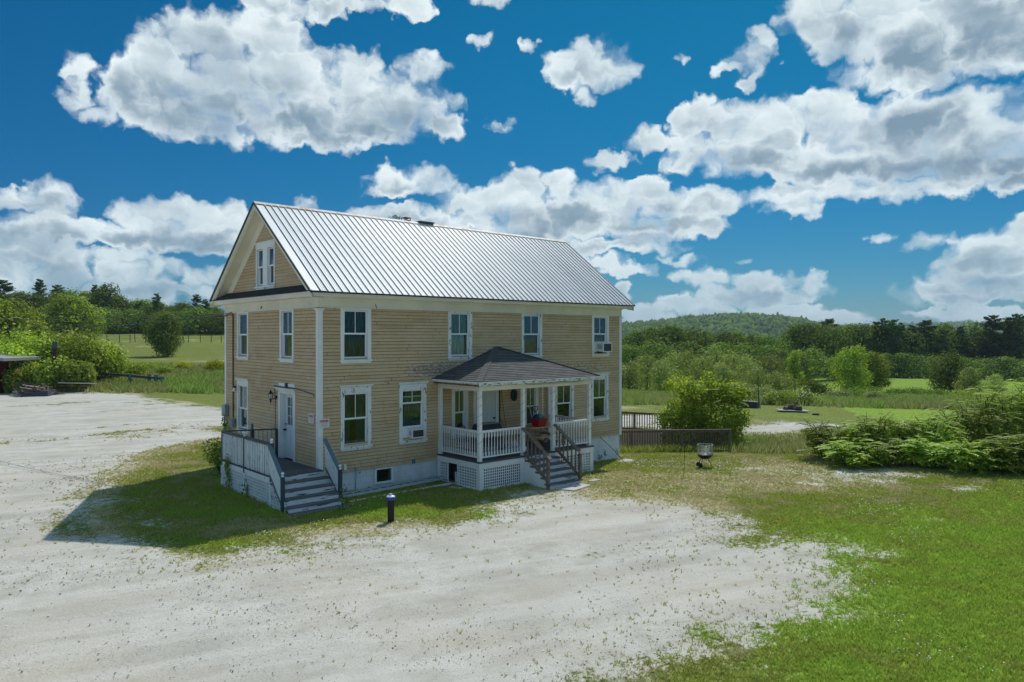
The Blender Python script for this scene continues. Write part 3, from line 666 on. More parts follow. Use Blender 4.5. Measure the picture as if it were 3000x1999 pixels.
# posts and beam
def post(x,y,nm='porch_post'):
    m=MB(); m.box(x-.058,x+.058,y-.058,y+.058,PF,2.40); m.box(x-.068,x+.068,y-.068,y+.068,PF,PF+.02); return m.build(nm,TRIM,porch,bevel=.006)
YP=-2.14
PX=[4.37,6.21,7.60,9.45]
for x in PX: post(x,YP)
post(4.37,-.07); post(9.45,-.07)
m=MB(); m.box(4.31,9.51,YP-.06,YP+.06,2.40,2.545); m.box(4.31,4.43,YP+.06,-.02,2.40,2.545); m.box(9.39,9.51,YP+.06,-.02,2.40,2.545)
m.box(6.3,8.9,YP-.10,YP-.06,2.47,2.50)
m.build('porch_beam',FRIEZE,porch)
m=MB(); m.box(4.12,9.62,-2.44,-2.41,2.585,2.70); m.box(4.09,4.12,-2.44,-.02,2.62,2.70); m.box(9.62,9.65,-2.44,-.02,2.585,2.70); m.box(4.20,5.0,-2.40,-2.36,2.58,2.66)
m.box(4.14,9.60,-2.41,-2.06,2.57,2.583)
m.build('porch_fascia',paint('peeling_fascia',(.78,.80,.80),(.10,.09,.09),.53,9,(.6,1,3)),porch)
m=MB(); m.box(4.12,4.16,-2.38,-.03,2.56,2.615)
for k in range(6): m.box(4.16,4.36,-2.2+k*.4,-2.15+k*.4,2.55,2.62)
m.box(4.14,9.6,-2.06,-.03,2.56,2.575); m.build('open_soffit',BARE,porch)
# pyramid hip roof with real shingle courses
ap=Vector((6.92,0.02,3.74)); ex0,ex1,ey,ez=4.07,9.67,-2.47,2.70
def shing(tri,name,mt,nc):
    # tri = eave left, eave right, apex ; courses step up like shingles
    a,b,c=[Vector(t) for t in tri]; me=[];uv=[];fs=[]
    n=(b-a).cross(c-a).normalized(); n=n if n.z>0 else -n
    e=(b-a).normalized()
    slopev=(c-a)-e*((c-a).dot(e)); sl=slopev.length
    for i in range(nc):
        t0=i/nc; t1=min(1,(i+1.15)/nc)
        p0=a.lerp(c,t0)+n*.022; p1=b.lerp(c,t0)+n*.022; q1=b.lerp(c,t1)+n*.008; q0=a.lerp(c,t1)+n*.008
        k=len(me); me+=[p0,p1,q1,q0,p0-n*.02,p1-n*.02]
        def U(p): return ((p-a).dot(e)+(i%2)*.11, t0*sl+(p-a).dot(slopev/sl)*0)
        u=lambda p:(p-a).dot(e)
        uv+=[(u(p0),i*.13+.005),(u(p1),i*.13+.005),(u(q1),i*.13+.125),(u(q0),i*.13+.125),(u(p0),i*.13),(u(p1),i*.13),(u(p1),i*.13),(u(p0),i*.13)]
        fs+=[(k,k+1,k+2,k+3),(k+4,k+5,k+1,k)]
    mesh=bpy.data.meshes.new(name); mesh.from_pydata([tuple(v) for v in me],[],fs); mesh.materials.append(mt)
    ul=mesh.uv_layers.new(name='UVMap'); ul.data.foreach_set('uv',[x for p in uv for x in p])
    return mesh
R0=Vector((ex0,ey,ez)); R1=Vector((ex1,ey,ez)); RL=Vector((ex0,.0,ez)); RR=Vector((ex1,.0,ez))
m=MB(); e_=Vector((0,0,-.035))
m.hexa([R0+e_,R1+e_,RR+e_,RL+e_,R0,R1,RR,RL]); n=len(m.v); m.v+=[tuple(R0),tuple(R1),tuple(RR),tuple(RL),tuple(ap)]; m.f+=[(n,n+1,n+4),(n+1,n+2,n+4),(n+3,n,n+4)]; m.mi+=[0]*3
pr=m.build('porch_roof',TRIM,porch)
for tri in ((R0,R1,ap),(RL,R0,ap),(R1,RR,ap)):
    me_=shing(tri,'shingle_slope',SHINGLE,21); o=bpy.data.objects.new('shingle_slope',me_); col.objects.link(o); o.parent=porch
m=MB()
for c0 in (R0,R1):
    d=(ap-c0); N=26
    for i in range(N):
        p=c0+d*(i/N)+Vector((0,0,.030)); q=c0+d*((i+1.25)/N)+Vector((0,0,.014)); m.beam(p,q,.20,.008)
m.build('hip_shingles',mat('hip_shingle',(.12,.12,.12),.9),porch)
# railings with turned balusters
def railing(name,A,B,parent,n,z0,z1,mt=TRIM):
    m=MB(); A=Vector(A);B=Vector(B)
    m.beam(A+Vector((0,0,z1-.02)),B+Vector((0,0,z1-.02)),.075,.035); m.beam(A+Vector((0,0,z1-.055)),B+Vector((0,0,z1-.055)),.04,.035)
    m.beam(A+Vector((0,0,z0+.02)),B+Vector((0,0,z0+.02)),.05,.04)
    lo,hi=A.z+z0+.04,A.z+z1-.07; H=hi-lo
    for i in range(n):
        p=A.lerp(B,(i+.5)/n); s=.020
        for a,b in ((0,.17),(.80,1.)): m.box(p.x-s,p.x+s,p.y-s,p.y+s,lo+H*a,lo+H*b)
        m.lathe((p.x,p.y,lo),[(.020,H*.17),(.013,H*.21),(.018,H*.27),(.017,H*.45),(.012,H*.72),(.018,H*.76),(.020,H*.80)],6)
    return m.build(name,mt,parent)
railing('porch_railing',(4.37,-.13,PF),(4.37,YP+.06,PF),porch,16,.10,.96); railing('porch_railing',(4.43,YP,PF),(6.15,YP,PF),porch,14,.10,.96)
railing('porch_railing',(7.66,YP,PF),(9.39,YP,PF),porch,13,.10,.96); railing('porch_railing',(9.45,YP+.06,PF),(9.45,-.13,PF),porch,15,.10,.96)
# front steps
nr=6; rise=(PF-(-.74))/nr; run=.245
m=MB(); t=MB(); SX0,SX1=6.22,7.58
for i in range(nr-1):
    zt=PF-rise*(i+1); y1=YF-.03-run*i; y0=y1-run
    t.box(SX0-.03 if i<nr-2 else SX0-.08,SX1+.03 if i<nr-2 else SX1+.08,y0-.03,y1,zt-.04,zt)
    m.box(SX0,SX1,y0+.0,y0+.02,zt-rise,zt-.04) if i<nr-1 else None
    m.box(SX0,SX1,y1-.02,y1-.0,zt,zt+rise-.045)
ps=t.build('porch_steps',TREAD,porch)
m.build('risers',STEP,porch)
m=MB()
for xs in (SX0-.035,SX1+.0):
    poly=[(xs,YF-.03,PF-.05)]
    for i in range(nr-1):
        zt=PF-rise*(i+1)-.04; y1=YF-.03-run*i; poly+= [(xs,y1,zt),(xs,y1-run,zt)]
    poly+=[(xs,YF-.03-run*(nr-1),-1.0),(xs,YF-.03,-1.0)]
    m.prism(poly,(.035,0,0)); m.build('stringer',TRIM,porch); m=MB()

ye=YF-.03-run*(nr-1)+.10
for xs in (SX0-.06,SX1+.06):
    m=MB(); m.beam((xs,ye,-.78),(xs,ye,.24),.088,.088,(1,0,0))
    a=Vector((xs,YP-.06,1.10)); b=Vector((xs,ye-.12,.22))
    m.beam(a,b,.14,.038); 
    a2=Vector((xs,YP-.10,.29)); b2=Vector((xs,ye,-.50)); m.beam(a2,b2,.045,.09)
    for i in range(1,6):
        f=i/6; q=a2.lerp(b2,f); r_=a.lerp(b,(q.y-a.y)/(b.y-a.y)); m.beam((xs,q.y,q.z),(xs,r_.y,r_.z),.04,.04,(1,0,0))
    m.build('step_handrail',GREYWOOD,porch)

# ------------------------------------------------------------------ side deck and steps (part of the house)
DF=.215; DX=-1.60; DY0,DY1=-.33,3.42; DG=-.62
m=MB(); m.box(DX+.03,-.04,DY0+.02,DY1,DF-.14,DF-.03)
xx=DX
while xx<-.15: m.box(xx,xx+.135,DY0-.02,DY1+.02,DF-.03,DF); xx+=.139
m.box(-.055,-.02,DY0-.02,DY1,DF-.03,DF-.002)
deck=m.build('side_deck',DECK,house)
m=MB(); m.box(DX-.0,DX+.03,DY0,DY1,DF-.17,DF-.031); m.box(DX+.03,-.04,DY1,DY1+.03,DF-.17,DF-.031)
for y in (DY0+.02,1.55,2.6,DY1-.06): m.box(DX-.012,DX+.04,y,y+.09,-1,DF-.17)
m.build('deck_skirt_frame',BALW,deck)
DGA=lambda u,w,d=0:(DX+.012-d,u,w)
lattice('lattice_panel',DGA,DY0+.13,1.53,-.75,DF-.18,deck,.088,.027,BALW); lattice('lattice_panel',DGA,1.66,DY1-.08,-.75,DF-.18,deck,.088,.027,BALW)
m=MB(); m.box(DX+.35,-.05,DY0+.5,DY1-.1,-.9,DF-.15); m.build('deck_shade_box',INNER,deck)  # dark filler box for the shade behind the deck lattice
# left railing: slate rails, worn white flat pickets, three posts with ball finials
def newel(x,y,z0,z1,fin=True,mt=SLATE,white=False):
    m=MB(); m.box(x-.045,x+.045,y-.045,y+.045,z0,z1); m.box(x-.052,x+.052,y-.052,y+.052,z1,z1+.015)
    o=m.build('newel_post',mt,deck)
    if fin:
        m=MB(); m.lathe((x,y,z1+.015),[(.04,0),(.045,.018),(.02,.035),(.018,.05),(.038,.07),(.045,.095),(.036,.12),(.01,.135)],12)
        m.build('finial',CAP,deck,smooth=True)
RT=1.12
for (x,y,f) in ((DX+.04,DY0+.05,True),(DX+.04,1.62,True),(DX+.04,DY1-.04,False)): newel(x,y,DF-.15,RT+.01,f)
m=MB(); m.beam((DX+.04,DY0+.05,RT),(DX+.04,DY1,RT),.10,.035); m.beam((DX+.04,DY0+.05,RT-.045),(DX+.04,DY1,RT-.045),.035,.07); m.beam((DX+.04,DY0+.1,DF+.06),(DX+.04,DY1-.08,DF+.06),.035,.09)
# return along the far side
m.beam((DX+.04,DY1-.04,RT),(-.06,DY1-.60,RT),.09,.035); m.beam((DX+.1,DY1-.04,DF+.06),(-.08,DY1-.58,DF+.06),.035,.08)
m.beam((-.07,DY1-.62,DF),(-.07,DY1-.62,RT),.07,.07,(1,0,0))
m.beam((-.75,DY1-.33,DF),(-.75,DY1-.33,RT+.02),.09,.09,(1,0,0)); m.build('deck_rails',SLATE,deck)
m=MB(); m.beam((-.75,DY1-.33,RT+.03),(-.75,DY1-.33,RT+.20),.07,.07,(1,0,0)); m.build('post_cap',mat('blue_cap',(.12,.20,.26),.5),deck)
m=MB(); pm=random.Random(3)
for (a,b) in ((DY0+.14,1.53),(1.72,DY1-.12)):
    n=round((b-a)/.125)
    for i in range(n+1):
        y=a+(b-a)*i/n
        if abs(y-.98)<.05: continue
        t=pm.uniform(-.006,.006); m.box(DX+.002+t,DX+.022+t,y-.031,y+.031,DF-.0+.02+pm.uniform(0,.02),RT-.05)
m.build('pickets',BALW,deck)
m=MB()
for i in range(1,12):
    f=i/12
    if 5.4<i<6.5: continue
    x=DX+.04+(-.08-DX-.04)*f; y=DY1-.04-.56*f; m.beam((x,y,DF+.05),(x,y,RT-.03),.045,.02,(1,0,0))
m.build('pickets',mat('blue_picket',(.28,.40,.50),.6),deck)
# side steps
nr2=5; rise2=(DF-DG)/nr2; run2=.275
t=MB(); m=MB(); sx0,sx1=DX-.0,.03
for i in range(nr2):
    zt=DF-rise2*(i+1); y1=DY0-run2*i
    if i<nr2-1: t.box(sx0-.04,sx1+.02,y1-run2-.03,y1-.001,zt-.035,zt)
    m.box(sx0,sx1,y1-.02,y1-.0015,zt if i<nr2-1 else zt-.1,zt+rise2-(.036 if i else .032))
t.box(sx0-.05,sx1+.05,DY0-run2*nr2-.10,DY0-run2*(nr2-1)-.025,DG-.1,DG+.035)
t.build('deck_steps',TREAD,deck); m.build('risers',STEP,deck)
m=MB()
for xs in (sx0-.002,sx1-.03):
    poly=[(xs,DY0,DF-.05)]
    for i in range(nr2-1): zt=DF-rise2*(i+1)-.036; y1=DY0-run2*i; poly+=[(xs,y1,zt),(xs,y1-run2,zt)]
    poly+=[(xs,DY0-run2*(nr2-1),-.56),(xs,DY0,DF-.36)]
    m.prism(poly,(.03,0,0)); m.build('stringer',STEP,deck); m=MB()
lattice('lattice_panel',lambda u,w,d=0:(sx0-.01-d,u,w),-1.25,DY0-.02,-.75,-.33,deck,.088,.027,BALW)
lattice('lattice_panel',lambda u,w,d=0:(sx0-.01-d,u,w),-.62,DY0-.02,-.33,.02,deck,.088,.027,BALW)
yn=DY0-run2*3.05
for xs,xt in ((sx0-.04,sx0-.03),(sx1+.03,sx1+.02)):
    newel(xs,yn,-.72,.33)
    m=MB(); a=Vector((xt,DY0+.06,RT+.0)); b=Vector((xs,yn,.30)); m.beam(a,b,.11,.035); a2=Vector((xt,DY0-.0,DF+.07)); b2=Vector((xs,yn,-.47)); m.beam(a2,b2,.035,.07)
    m.build('step_rail',mat('slate_blue_rail',(.10,.16,.20),.55),deck)
    m=MB(); n=8
    for i in range(n):
        f0,f1=(i+.06)/n,(i+.94)/n
        p0,p1=a2.lerp(b2,f0),a2.lerp(b2,f1); q0,q1=a.lerp(b,f0),a.lerp(b,f1)
        X=Vector((.009,0,0)); dz=Vector((0,0,-.03))
        m.hexa([p0-X,p0+X,p1+X,p1-X,q0-X+dz,q0+X+dz,q1+X+dz,q1-X+dz])
    m.build('pickets',BALW,deck)

# ------------------------------------------------------------------ terrain
cy_,sy_=math.cos(YAW),math.sin(YAW)
FWD=Vector((sy_,cy_,0)); RGT=Vector((cy_,-sy_,0))
def W(u,v,D):
    """world point seen at (u,v) of the survey photo, D metres ahead of the viewpoint"""
    r=(u-1500)/F; up=-(v-999.5)/F; fw=1+up*PITCH; z=up-PITCH
    return Vector(CAM)+(FWD*fw+RGT*r+Vector((0,0,z)))*(D/fw)
ctrl=[]
for x in (-60,-35,-15,-2,6):
    for y in (-60,-35,-20,-8): ctrl.append((x,y,-.70))
ctrl+=[(-2,-1,-.60),(-2,4,-.60),(3,-1,-.64),(4.5,-3,-.72),(9.6,-2.5,-.74),(7,-4,-.74),(12,-.5,-1.0),(14,-.5,-1.03),(-8,3,-.68),(-10,10,-.72),(14,8,-1.0),(0,8,-.65),(-20,15,-.72),(-40,20,-.7),(14,-8,-.78),(20,-20,-.75),(30,-30,-.8),(20,-60,-.8),(40,-60,-1.),(60,-40,-1.5)]
for u,v,D in ((0,1150,62),(300,1150,62),(-500,1160,58),(640,1190,50),(300,1112,71),(560,1105,78),(600,1062,95),(490,1045,120),(100,1060,95),(640,1010,140),(400,999,160),(640,999,160),(0,992,160),(300,975,195),(650,975,195),(-400,970,195),(900,975,200),
  (2065,1370,26.6),(1815,1320,33),(2137,1326,33),(2070,1335,36),(1830,1245,42),(1830,1190,58),(2300,1242,45),(2300,1190,58),(2700,1232,50),(2300,1166,80),(2700,1168,82),(1850,1150,90),(2500,1145,108),(2500,1103,165),(2900,1112,178),(2150,1120,150),(2785,1372,25.6),(2600,1340,29),(3200,1300,34),(3000,1350,29),(1300,1120,90),(1300,1060,160),(3400,1120,160),(3300,1180,80)): ctrl.append(tuple(W(u,v,D)))
for u,D,z in ((-600,300,7),(300,320,7),(900,320,5),(300,450,7),(-600,450,8),(1300,300,0),(1500,450,-4),(2200,260,-6.5),(2900,260,-7.5),(2200,420,-9),(3000,420,-9),(3800,300,-8),(1800,250,-5.5)):
    p=W(u,987,D); ctrl.append((p.x,p.y,z))
for a in range(0,360,30):
    for rr in (700,): 
        x,y=CAM[0]+rr*math.sin(R(a)),CAM[1]+rr*math.cos(R(a)); 
        rel=(a-math.degrees(YAW)+180)%360-180
        ctrl.append((x,y,-9 if -10<rel<120 else (3 if rel>-60 and rel<=-10 else -3)))
ctrl=np.array(ctrl,float)
def _k(r2): return np.where(r2>0,r2*np.log(np.maximum(r2,1e-9)),0)
_s=100.
_A=ctrl[:,:2]/_s; _n=len(_A)
_K=_k(((_A[:,None]-_A[None])**2).sum(-1))+np.eye(_n)*.0004; _P=np.c_[np.ones(_n),_A]
_M=np.block([[_K,_P],[_P.T,np.zeros((3,3))]]); _w=np.linalg.solve(_M,np.r_[ctrl[:,2],0,0,0])
def hash2(ix,iy,s=0):
    h=(ix.astype(np.int64)*374761393+iy.astype(np.int64)*668265263+s*1442695041)&0xffffffff
    h=((h^(h>>13))*1274126177)&0xffffffff; return ((h^(h>>16))&0xffff)/65535.
def vnoise(x,y,s=0):
    ix=np.floor(x);iy=np.floor(y);fx=x-ix;fy=y-iy;fx=fx*fx*(3-2*fx);fy=fy*fy*(3-2*fy)
    a=hash2(ix,iy,s);b=hash2(ix+1,iy,s);c=hash2(ix,iy+1,s);d=hash2(ix+1,iy+1,s)
    return (a*(1-fx)+b*fx)*(1-fy)+(c*(1-fx)+d*fx)*fy
def fbm(x,y,o=4,s=0,rough=.5):
    t=0;a=1;n=0
    for i in range(o): t=t+a*vnoise(x,y,s+i*17);n+=a;a*=rough;x=x*2.03+5.1;y=y*2.03+1.7
    return t/n
def height(x,y):
    x=np.atleast_1d(np.asarray(x,float));y=np.atleast_1d(np.asarray(y,float)); out=np.empty(x.shape)
    for i in range(0,len(x),20000):
        X=np.c_[x[i:i+20000],y[i:i+20000]]/_s; r=np.sqrt((X**2).sum(1)); X2=X*np.minimum(1,7.5/np.maximum(r,1e-6))[:,None]
        out[i:i+20000]=_k(((X2[:,None]-_A[None])**2).sum(-1))@_w[:_n]+_w[_n]+X2@_w[_n+1:]
    d=np.hypot(x-CAM[0],y-CAM[1])
    rough=(fbm(x*.35,y*.35,3)-.5)*.10*np.clip((d-10)/40,0,1)+(fbm(x*.05,y*.05,3,5)-.5)*1.2*np.clip((d-90)/150,0,1)
    near=np.clip(1-np.hypot((x-6)/14,(y-2)/10),0,1)
    return out+rough*(1-near)
def H(x,y): return float(height([x],[y])[0])
def G(u,v,D0=5,D1=400):
    """where the sight line through (u,v) meets the ground"""
    a=W(u,v,1.)-Vector(CAM); C_=np.array(CAM); a=np.array(a)
    D=np.concatenate([np.linspace(D0,60,500),np.linspace(60,D1,500)[1:]]); P=C_+D[:,None]*a
    hz=height(P[:,0],P[:,1]); k=np.argmax(P[:,2]<=hz)
    if P[k,2]>hz[k]: k=len(D)-1
    if k>0:
        d0=P[k-1,2]-hz[k-1]; d1=P[k,2]-hz[k]; t=d0/(d0-d1+1e-9); p=P[k-1]+(P[k]-P[k-1])*t
    else: p=P[k]
    return (p[0],p[1],H(p[0],p[1]))
def sdist(poly,x,y):
    p=np.array(poly); d=np.full(x.shape,1e9); inside=np.zeros(x.shape,bool); n=len(p)
    for i in range(n):
        ax,ay=p[i][:2]; bx,by=p[(i+1)%n][:2]; ex,ey=bx-ax,by-ay
        t=np.clip(((x-ax)*ex+(y-ay)*ey)/(ex*ex+ey*ey+1e-9),0,1); d=np.minimum(d,np.hypot(x-ax-t*ex,y-ay-t*ey))
        c=((ay>y)!=(by>y))&(x<(bx-ax)*(y-ay)/((by-ay)+(1e-12 if by==ay else 0))+ax); inside^=c
    return np.where(inside,d,-d)      # positive inside
def flatpt(u,v,z=-.7):
    p=W(u,v,1.); d=p-Vector(CAM); t=(z-CAM[2])/d.z; q=Vector(CAM)+d*t; return (q.x,q.y)
LOT=[flatpt(u,v) for u,v in ((-900,1158),(0,1150),(330,1148),(480,1168),(655,1200),(700,1230),(655,1288),(560,1300),(430,1330),(330,1385),(285,1440),(245,1500),(265,1560),(330,1600),(430,1632),(560,1655),(760,1635),(920,1600),(1050,1572),(1200,1552),(1350,1520),(1480,1482),(1560,1458),(1640,1444),(1760,1452),(1902,1460),(2004,1472),(2131,1518),(2208,1554),(2198,1585),(2310,1569),(2386,1578),(2514,1615),(2505,1652),(2412,1727),(2330,1765),(2361,1794),(2259,1809),(2157,1840),(2055,1890),(1953,1941),(1851,1972),(1780,2020),(1650,2300))]+[(-6,-24),(-4,-60),(-90,-60),(-90,20)]
LOT2=[flatpt(u,v,-1.25) for u,v in ((1500,1222),(1815,1224),(1960,1222),(2150,1236),(2350,1228),(2480,1238),(2440,1258),(2200,1268),(1815,1262),(1500,1262))]
def masks(x,y):
    n1=fbm(x*.55,y*.55,5,3); n2=fbm(x*2.1,y*2.1,4,9); n3=fbm(x*.16,y*.16,4,21)
    d=sdist(LOT,x,y); dd=np.hypot(x-CAM[0],y-CAM[1])
    g=np.clip((d+(n1-.5)*2.2+(n2-.5)*1.2)/1.3*.5+.5,0,1)
    # strips of weeds running across the lot
    fx=(x-CAM[0])*sy_+(y-CAM[1])*cy_; rx=(x-CAM[0])*cy_-(y-CAM[1])*sy_
    ang=fx-.22*rx
    strip=np.exp(-((ang-15.5)/.55)**2)*np.clip((rx-0)/1.5,0,1)*np.clip((5.5-rx)/1.5,0,1)
    far=np.clip((dd-32)/10,0,1)*np.clip(fbm(x*.12,y*.5,3,31)-.47,0,1)*3.2
    g=np.clip(g-np.clip((strip*.4+far)*np.clip(n2*2.6-.9,0,1),0,.85),0,1)
    d2=sdist(LOT2,x,y); g=np.maximum(g,np.clip((d2+(n1-.5)*4)/3+.5,0,1)*.8)
    # thin bare patches in the lawn
    def blob(c,rx_,ry_,a):
        dx=(x-c[0]);dy=(y-c[1]); return a*np.exp(-((dx*cy_-dy*sy_)/rx_)**2-((dx*sy_+dy*cy_)/ry_)**2)
    bare=blob(flatpt(2560,1392,-.8),4.0,1.1,.9)+blob(flatpt(2300,1378,-.8),3.,1.2,.7)+blob(flatpt(2820,1450,-.8),1.2,.7,.8)+blob(flatpt(2420,1420,-.8),3.2,1.5,.5)+blob(flatpt(2050,1420,-.8),3.,2.,.45)+blob(flatpt(2730,1535,-.8),.8,.3,.6)+blob((13.1,-.8),.8,.35,.9)
    bare+=blob(flatpt(430,1545),1.6,.6,.75)+blob(flatpt(330,1480),.9,1.2,.5)+blob(flatpt(1000,1590),3.,.9,.3)+blob(flatpt(1350,1430,-.7),.7,.25,.8)+blob(flatpt(620,1555),.3,.15,.8)
    g=np.maximum(g,np.clip(.62*bare+(n1-.5)*1.4+(n2-.5)*1.0-.08,0,.62)*np.clip(bare*3,0,1))
    # lushness of the grass
    lu=.42+(n3-.5)*.9+(n1-.5)*.5
    lu+=blob(flatpt(2750,1700),7,4,.75)+blob(flatpt(2900,1480,-.8),6,5,.5)+blob(flatpt(1250,1500),3.,1.0,.35)+blob(flatpt(2500,1560),3,2.,.3)+blob(flatpt(2900,1900),5,3,.4)
    lu+=blob(flatpt(700,1600),1.8,.6,.4)+blob(flatpt(1000,1500),4,1.2,.35)
    lu-=blob(flatpt(2250,1400,-.8),7,3,.55)+blob(flatpt(2500,1440,-.8),5,2,.3)+blob(flatpt(420,1370),3,2.,.35)+blob(flatpt(1150,1560),4,.8,.45)+blob(flatpt(560,1690),3,.7,.3)
    lu-=np.clip(1-np.abs(d)/1.1,0,1)*.30*(d<0)
    # fields: bright strips far right, pale meadow far left
    S1=[flatpt(u,v,-1.7) for u,v in ((2460,1196),(2800,1188),(3400,1180),(3400,1235),(2650,1237),(2500,1216))]
    far2=np.clip((fx-100)/8,0,1)*(rx>5)
    lu=np.where(sdist(S1,x,y)>0,1.0+(n1-.5)*.2,lu); lu=lu*(1-far2)+far2*(.88+(n1-.5)*.35)
    tall=np.zeros_like(x)
    tl=np.clip((fx-61)/2,0,1)*np.clip((92-fx)/6,0,1)*(rx<2)
    tr=np.clip(sdist([flatpt(u,v,-1.15) for u,v in ((2150,1268),(2440,1262),(2700,1290),(3100,1320),(3100,1385),(2640,1392),(2440,1352),(2210,1338),(2150,1330))],x,y)/.6+.5,0,1)
    tr2=np.clip((fx-58)/3,0,1)*np.clip((88-fx)/5,0,1)*(rx>8)*(sdist(S1,x,y)<0)
    tall=np.maximum(np.maximum(tl,tr),tr2*.9)
    g=g*(1-np.clip(tall*1.3,0,1)*(fx>25))
    return g,np.clip(lu,0,1.2),tall
def make_ground():
    # a sheet in rings about the survey point: fine near, coarse toward the horizon
    aa=np.concatenate([np.linspace(-46,46,520),np.linspace(46,314,90)[1:-1]]); aa=np.radians(aa)+YAW
    rr=[.5]
    while rr[-1]<9: rr.append(rr[-1]+.5)
    while rr[-1]<6000: rr.append(rr[-1]+max(.085,rr[-1]*.0095 if rr[-1]<110 else rr[-1]*.03))
    rr=np.array(rr); A_,R_=np.meshgrid(aa,rr); x=(CAM[0]+R_*np.sin(A_)).ravel(); y=(CAM[1]+R_*np.cos(A_)).ravel()
    z=height(x,y); g,lu,ta=masks(x,y)
    z=z+(1-g)*.015*(fbm(x*3,y*3,3,40)-.2)*np.clip(1-np.hypot(x-CAM[0],y-CAM[1])/60,0,1)+g*.02*(fbm(x*1.2,y*1.2,3,77)-.5)
    na,nr=len(aa),len(rr); idx=np.arange(na*nr).reshape(nr,na); i0=idx[:-1]; i1=idx[1:]
    q=np.stack([i0,np.roll(i0,-1,1),np.roll(i1,-1,1),i1],-1).reshape(-1,4)[:,::-1]
    me=bpy.data.meshes.new('ground'); nv=len(x); nq=len(q)
    c=nv; me.vertices.add(nv+1); me.vertices.foreach_set('co',np.append(np.c_[x,y,z].ravel(),[CAM[0],CAM[1],-.7]))
    tris=np.c_[idx[0],np.full(na,c),np.roll(idx[0],-1)][:,::-1]
    loops=np.concatenate([q.ravel(),tris.ravel()]); me.loops.add(len(loops)); me.loops.foreach_set('vertex_index',loops.astype(np.int32))
    me.polygons.add(nq+na); st=np.concatenate([np.arange(nq)*4,nq*4+np.arange(na)*3]); me.polygons.foreach_set('loop_start',st.astype(np.int32))
    me.update(calc_edges=True); me.polygons.foreach_set('use_smooth',[True]*len(me.polygons))
    for nm,a in (('gravel',g),('lush',lu),('tall',ta)):
        at=me.attributes.new(nm,'FLOAT','POINT'); at.data.foreach_set('value',np.append(a,[0.]).astype(np.float32))
    me.materials.append(GROUND); o=bpy.data.objects.new('ground',me); col.objects.link(o); o['kind']='structure'
    return o
def f_ground(T,b):
    p=pos(T); A=lambda n:T.new('ShaderNodeAttribute',attribute_name=n).outputs['Fac']
    g,lu,ta=A('gravel'),A('lush'),A('tall')
    nf=T.noise(p,9,5,.7); nm=T.noise(p,1.6,4,.6); nb=T.noise(p,.35,3,.5); sp=T.noise(p,34,3,.65)
    # gravel: pale crushed stone, sandy tracks, dark chips
    tr=T.noise(vmul(T,T.new('ShaderNodeVectorRotate',{'Vector':p,'Angle':YAW-.42},rotation_type='Z_AXIS').outputs[0],(.12,1.1,0)),1.2,4,.6)
    gc=T.mix(T.ramp(nm,.3,.7),(.44,.42,.355),(.60,.585,.52)); gc=T.mix(T.m('MULTIPLY',T.ramp(nb,.42,.66),.5),gc,(.52,.47,.37))
    gc=T.mix(T.m('MULTIPLY',T.ramp(T.noise(p,.8,5,.65),.50,.66),.5),gc,(.33,.31,.26)); gc=T.mix(T.m('MULTIPLY',T.ramp(tr,.42,.64),.40),gc,(.68,.67,.61))
    gc=T.mix(T.m('MULTIPLY',T.ramp(sp,.56,.68),T.ramp(nm,.35,.65,.25,.9)),gc,(.17,.16,.14))
    gc=T.mix(T.m('MULTIPLY',T.ramp(sp,.40,.30),.6),gc,(.78,.77,.74))
    # grass soil layer
    dry=T.mix(T.ramp(nf,.35,.65),(.32,.29,.14),(.46,.42,.25)); grn=T.mix(T.ramp(nf,.35,.65),(.08,.11,.018),(.26,.29,.07)); lus=T.mix(T.ramp(nf,.35,.65),(.11,.20,.016),(.31,.45,.06))
    l2=T.m('ADD',lu,T.m('MULTIPLY_ADD',nf,.7,-.35))
    gr=T.mix(T.ramp(l2,.10,.34),dry,grn); gr=T.mix(T.ramp(l2,.5,.95),gr,lus)
    me=T.mix(T.ramp(nm,.3,.7),(.30,.28,.11),(.19,.25,.06)); gr=T.mix(T.m('MULTIPLY',ta,.75),gr,me)
    k=T.m('ADD',g,T.m('MULTIPLY_ADD',nf,1.7,-.85)); k=T.m('ADD',k,T.m('MULTIPLY_ADD',sp,.9,-.45)); k=T.m('ADD',k,T.m('MULTIPLY_ADD',nm,.8,-.4)); m_=T.ramp(k,.36,.62)
    setc(T,b,T.mix(m_,gr,gc)); bump(T,b,T.m('ADD',nf,T.m('MULTIPLY',sp,.5)),.03,.55)
GROUND=mat('ground_mix',rough=.95,spec=.1,fn=f_ground)
make_ground()

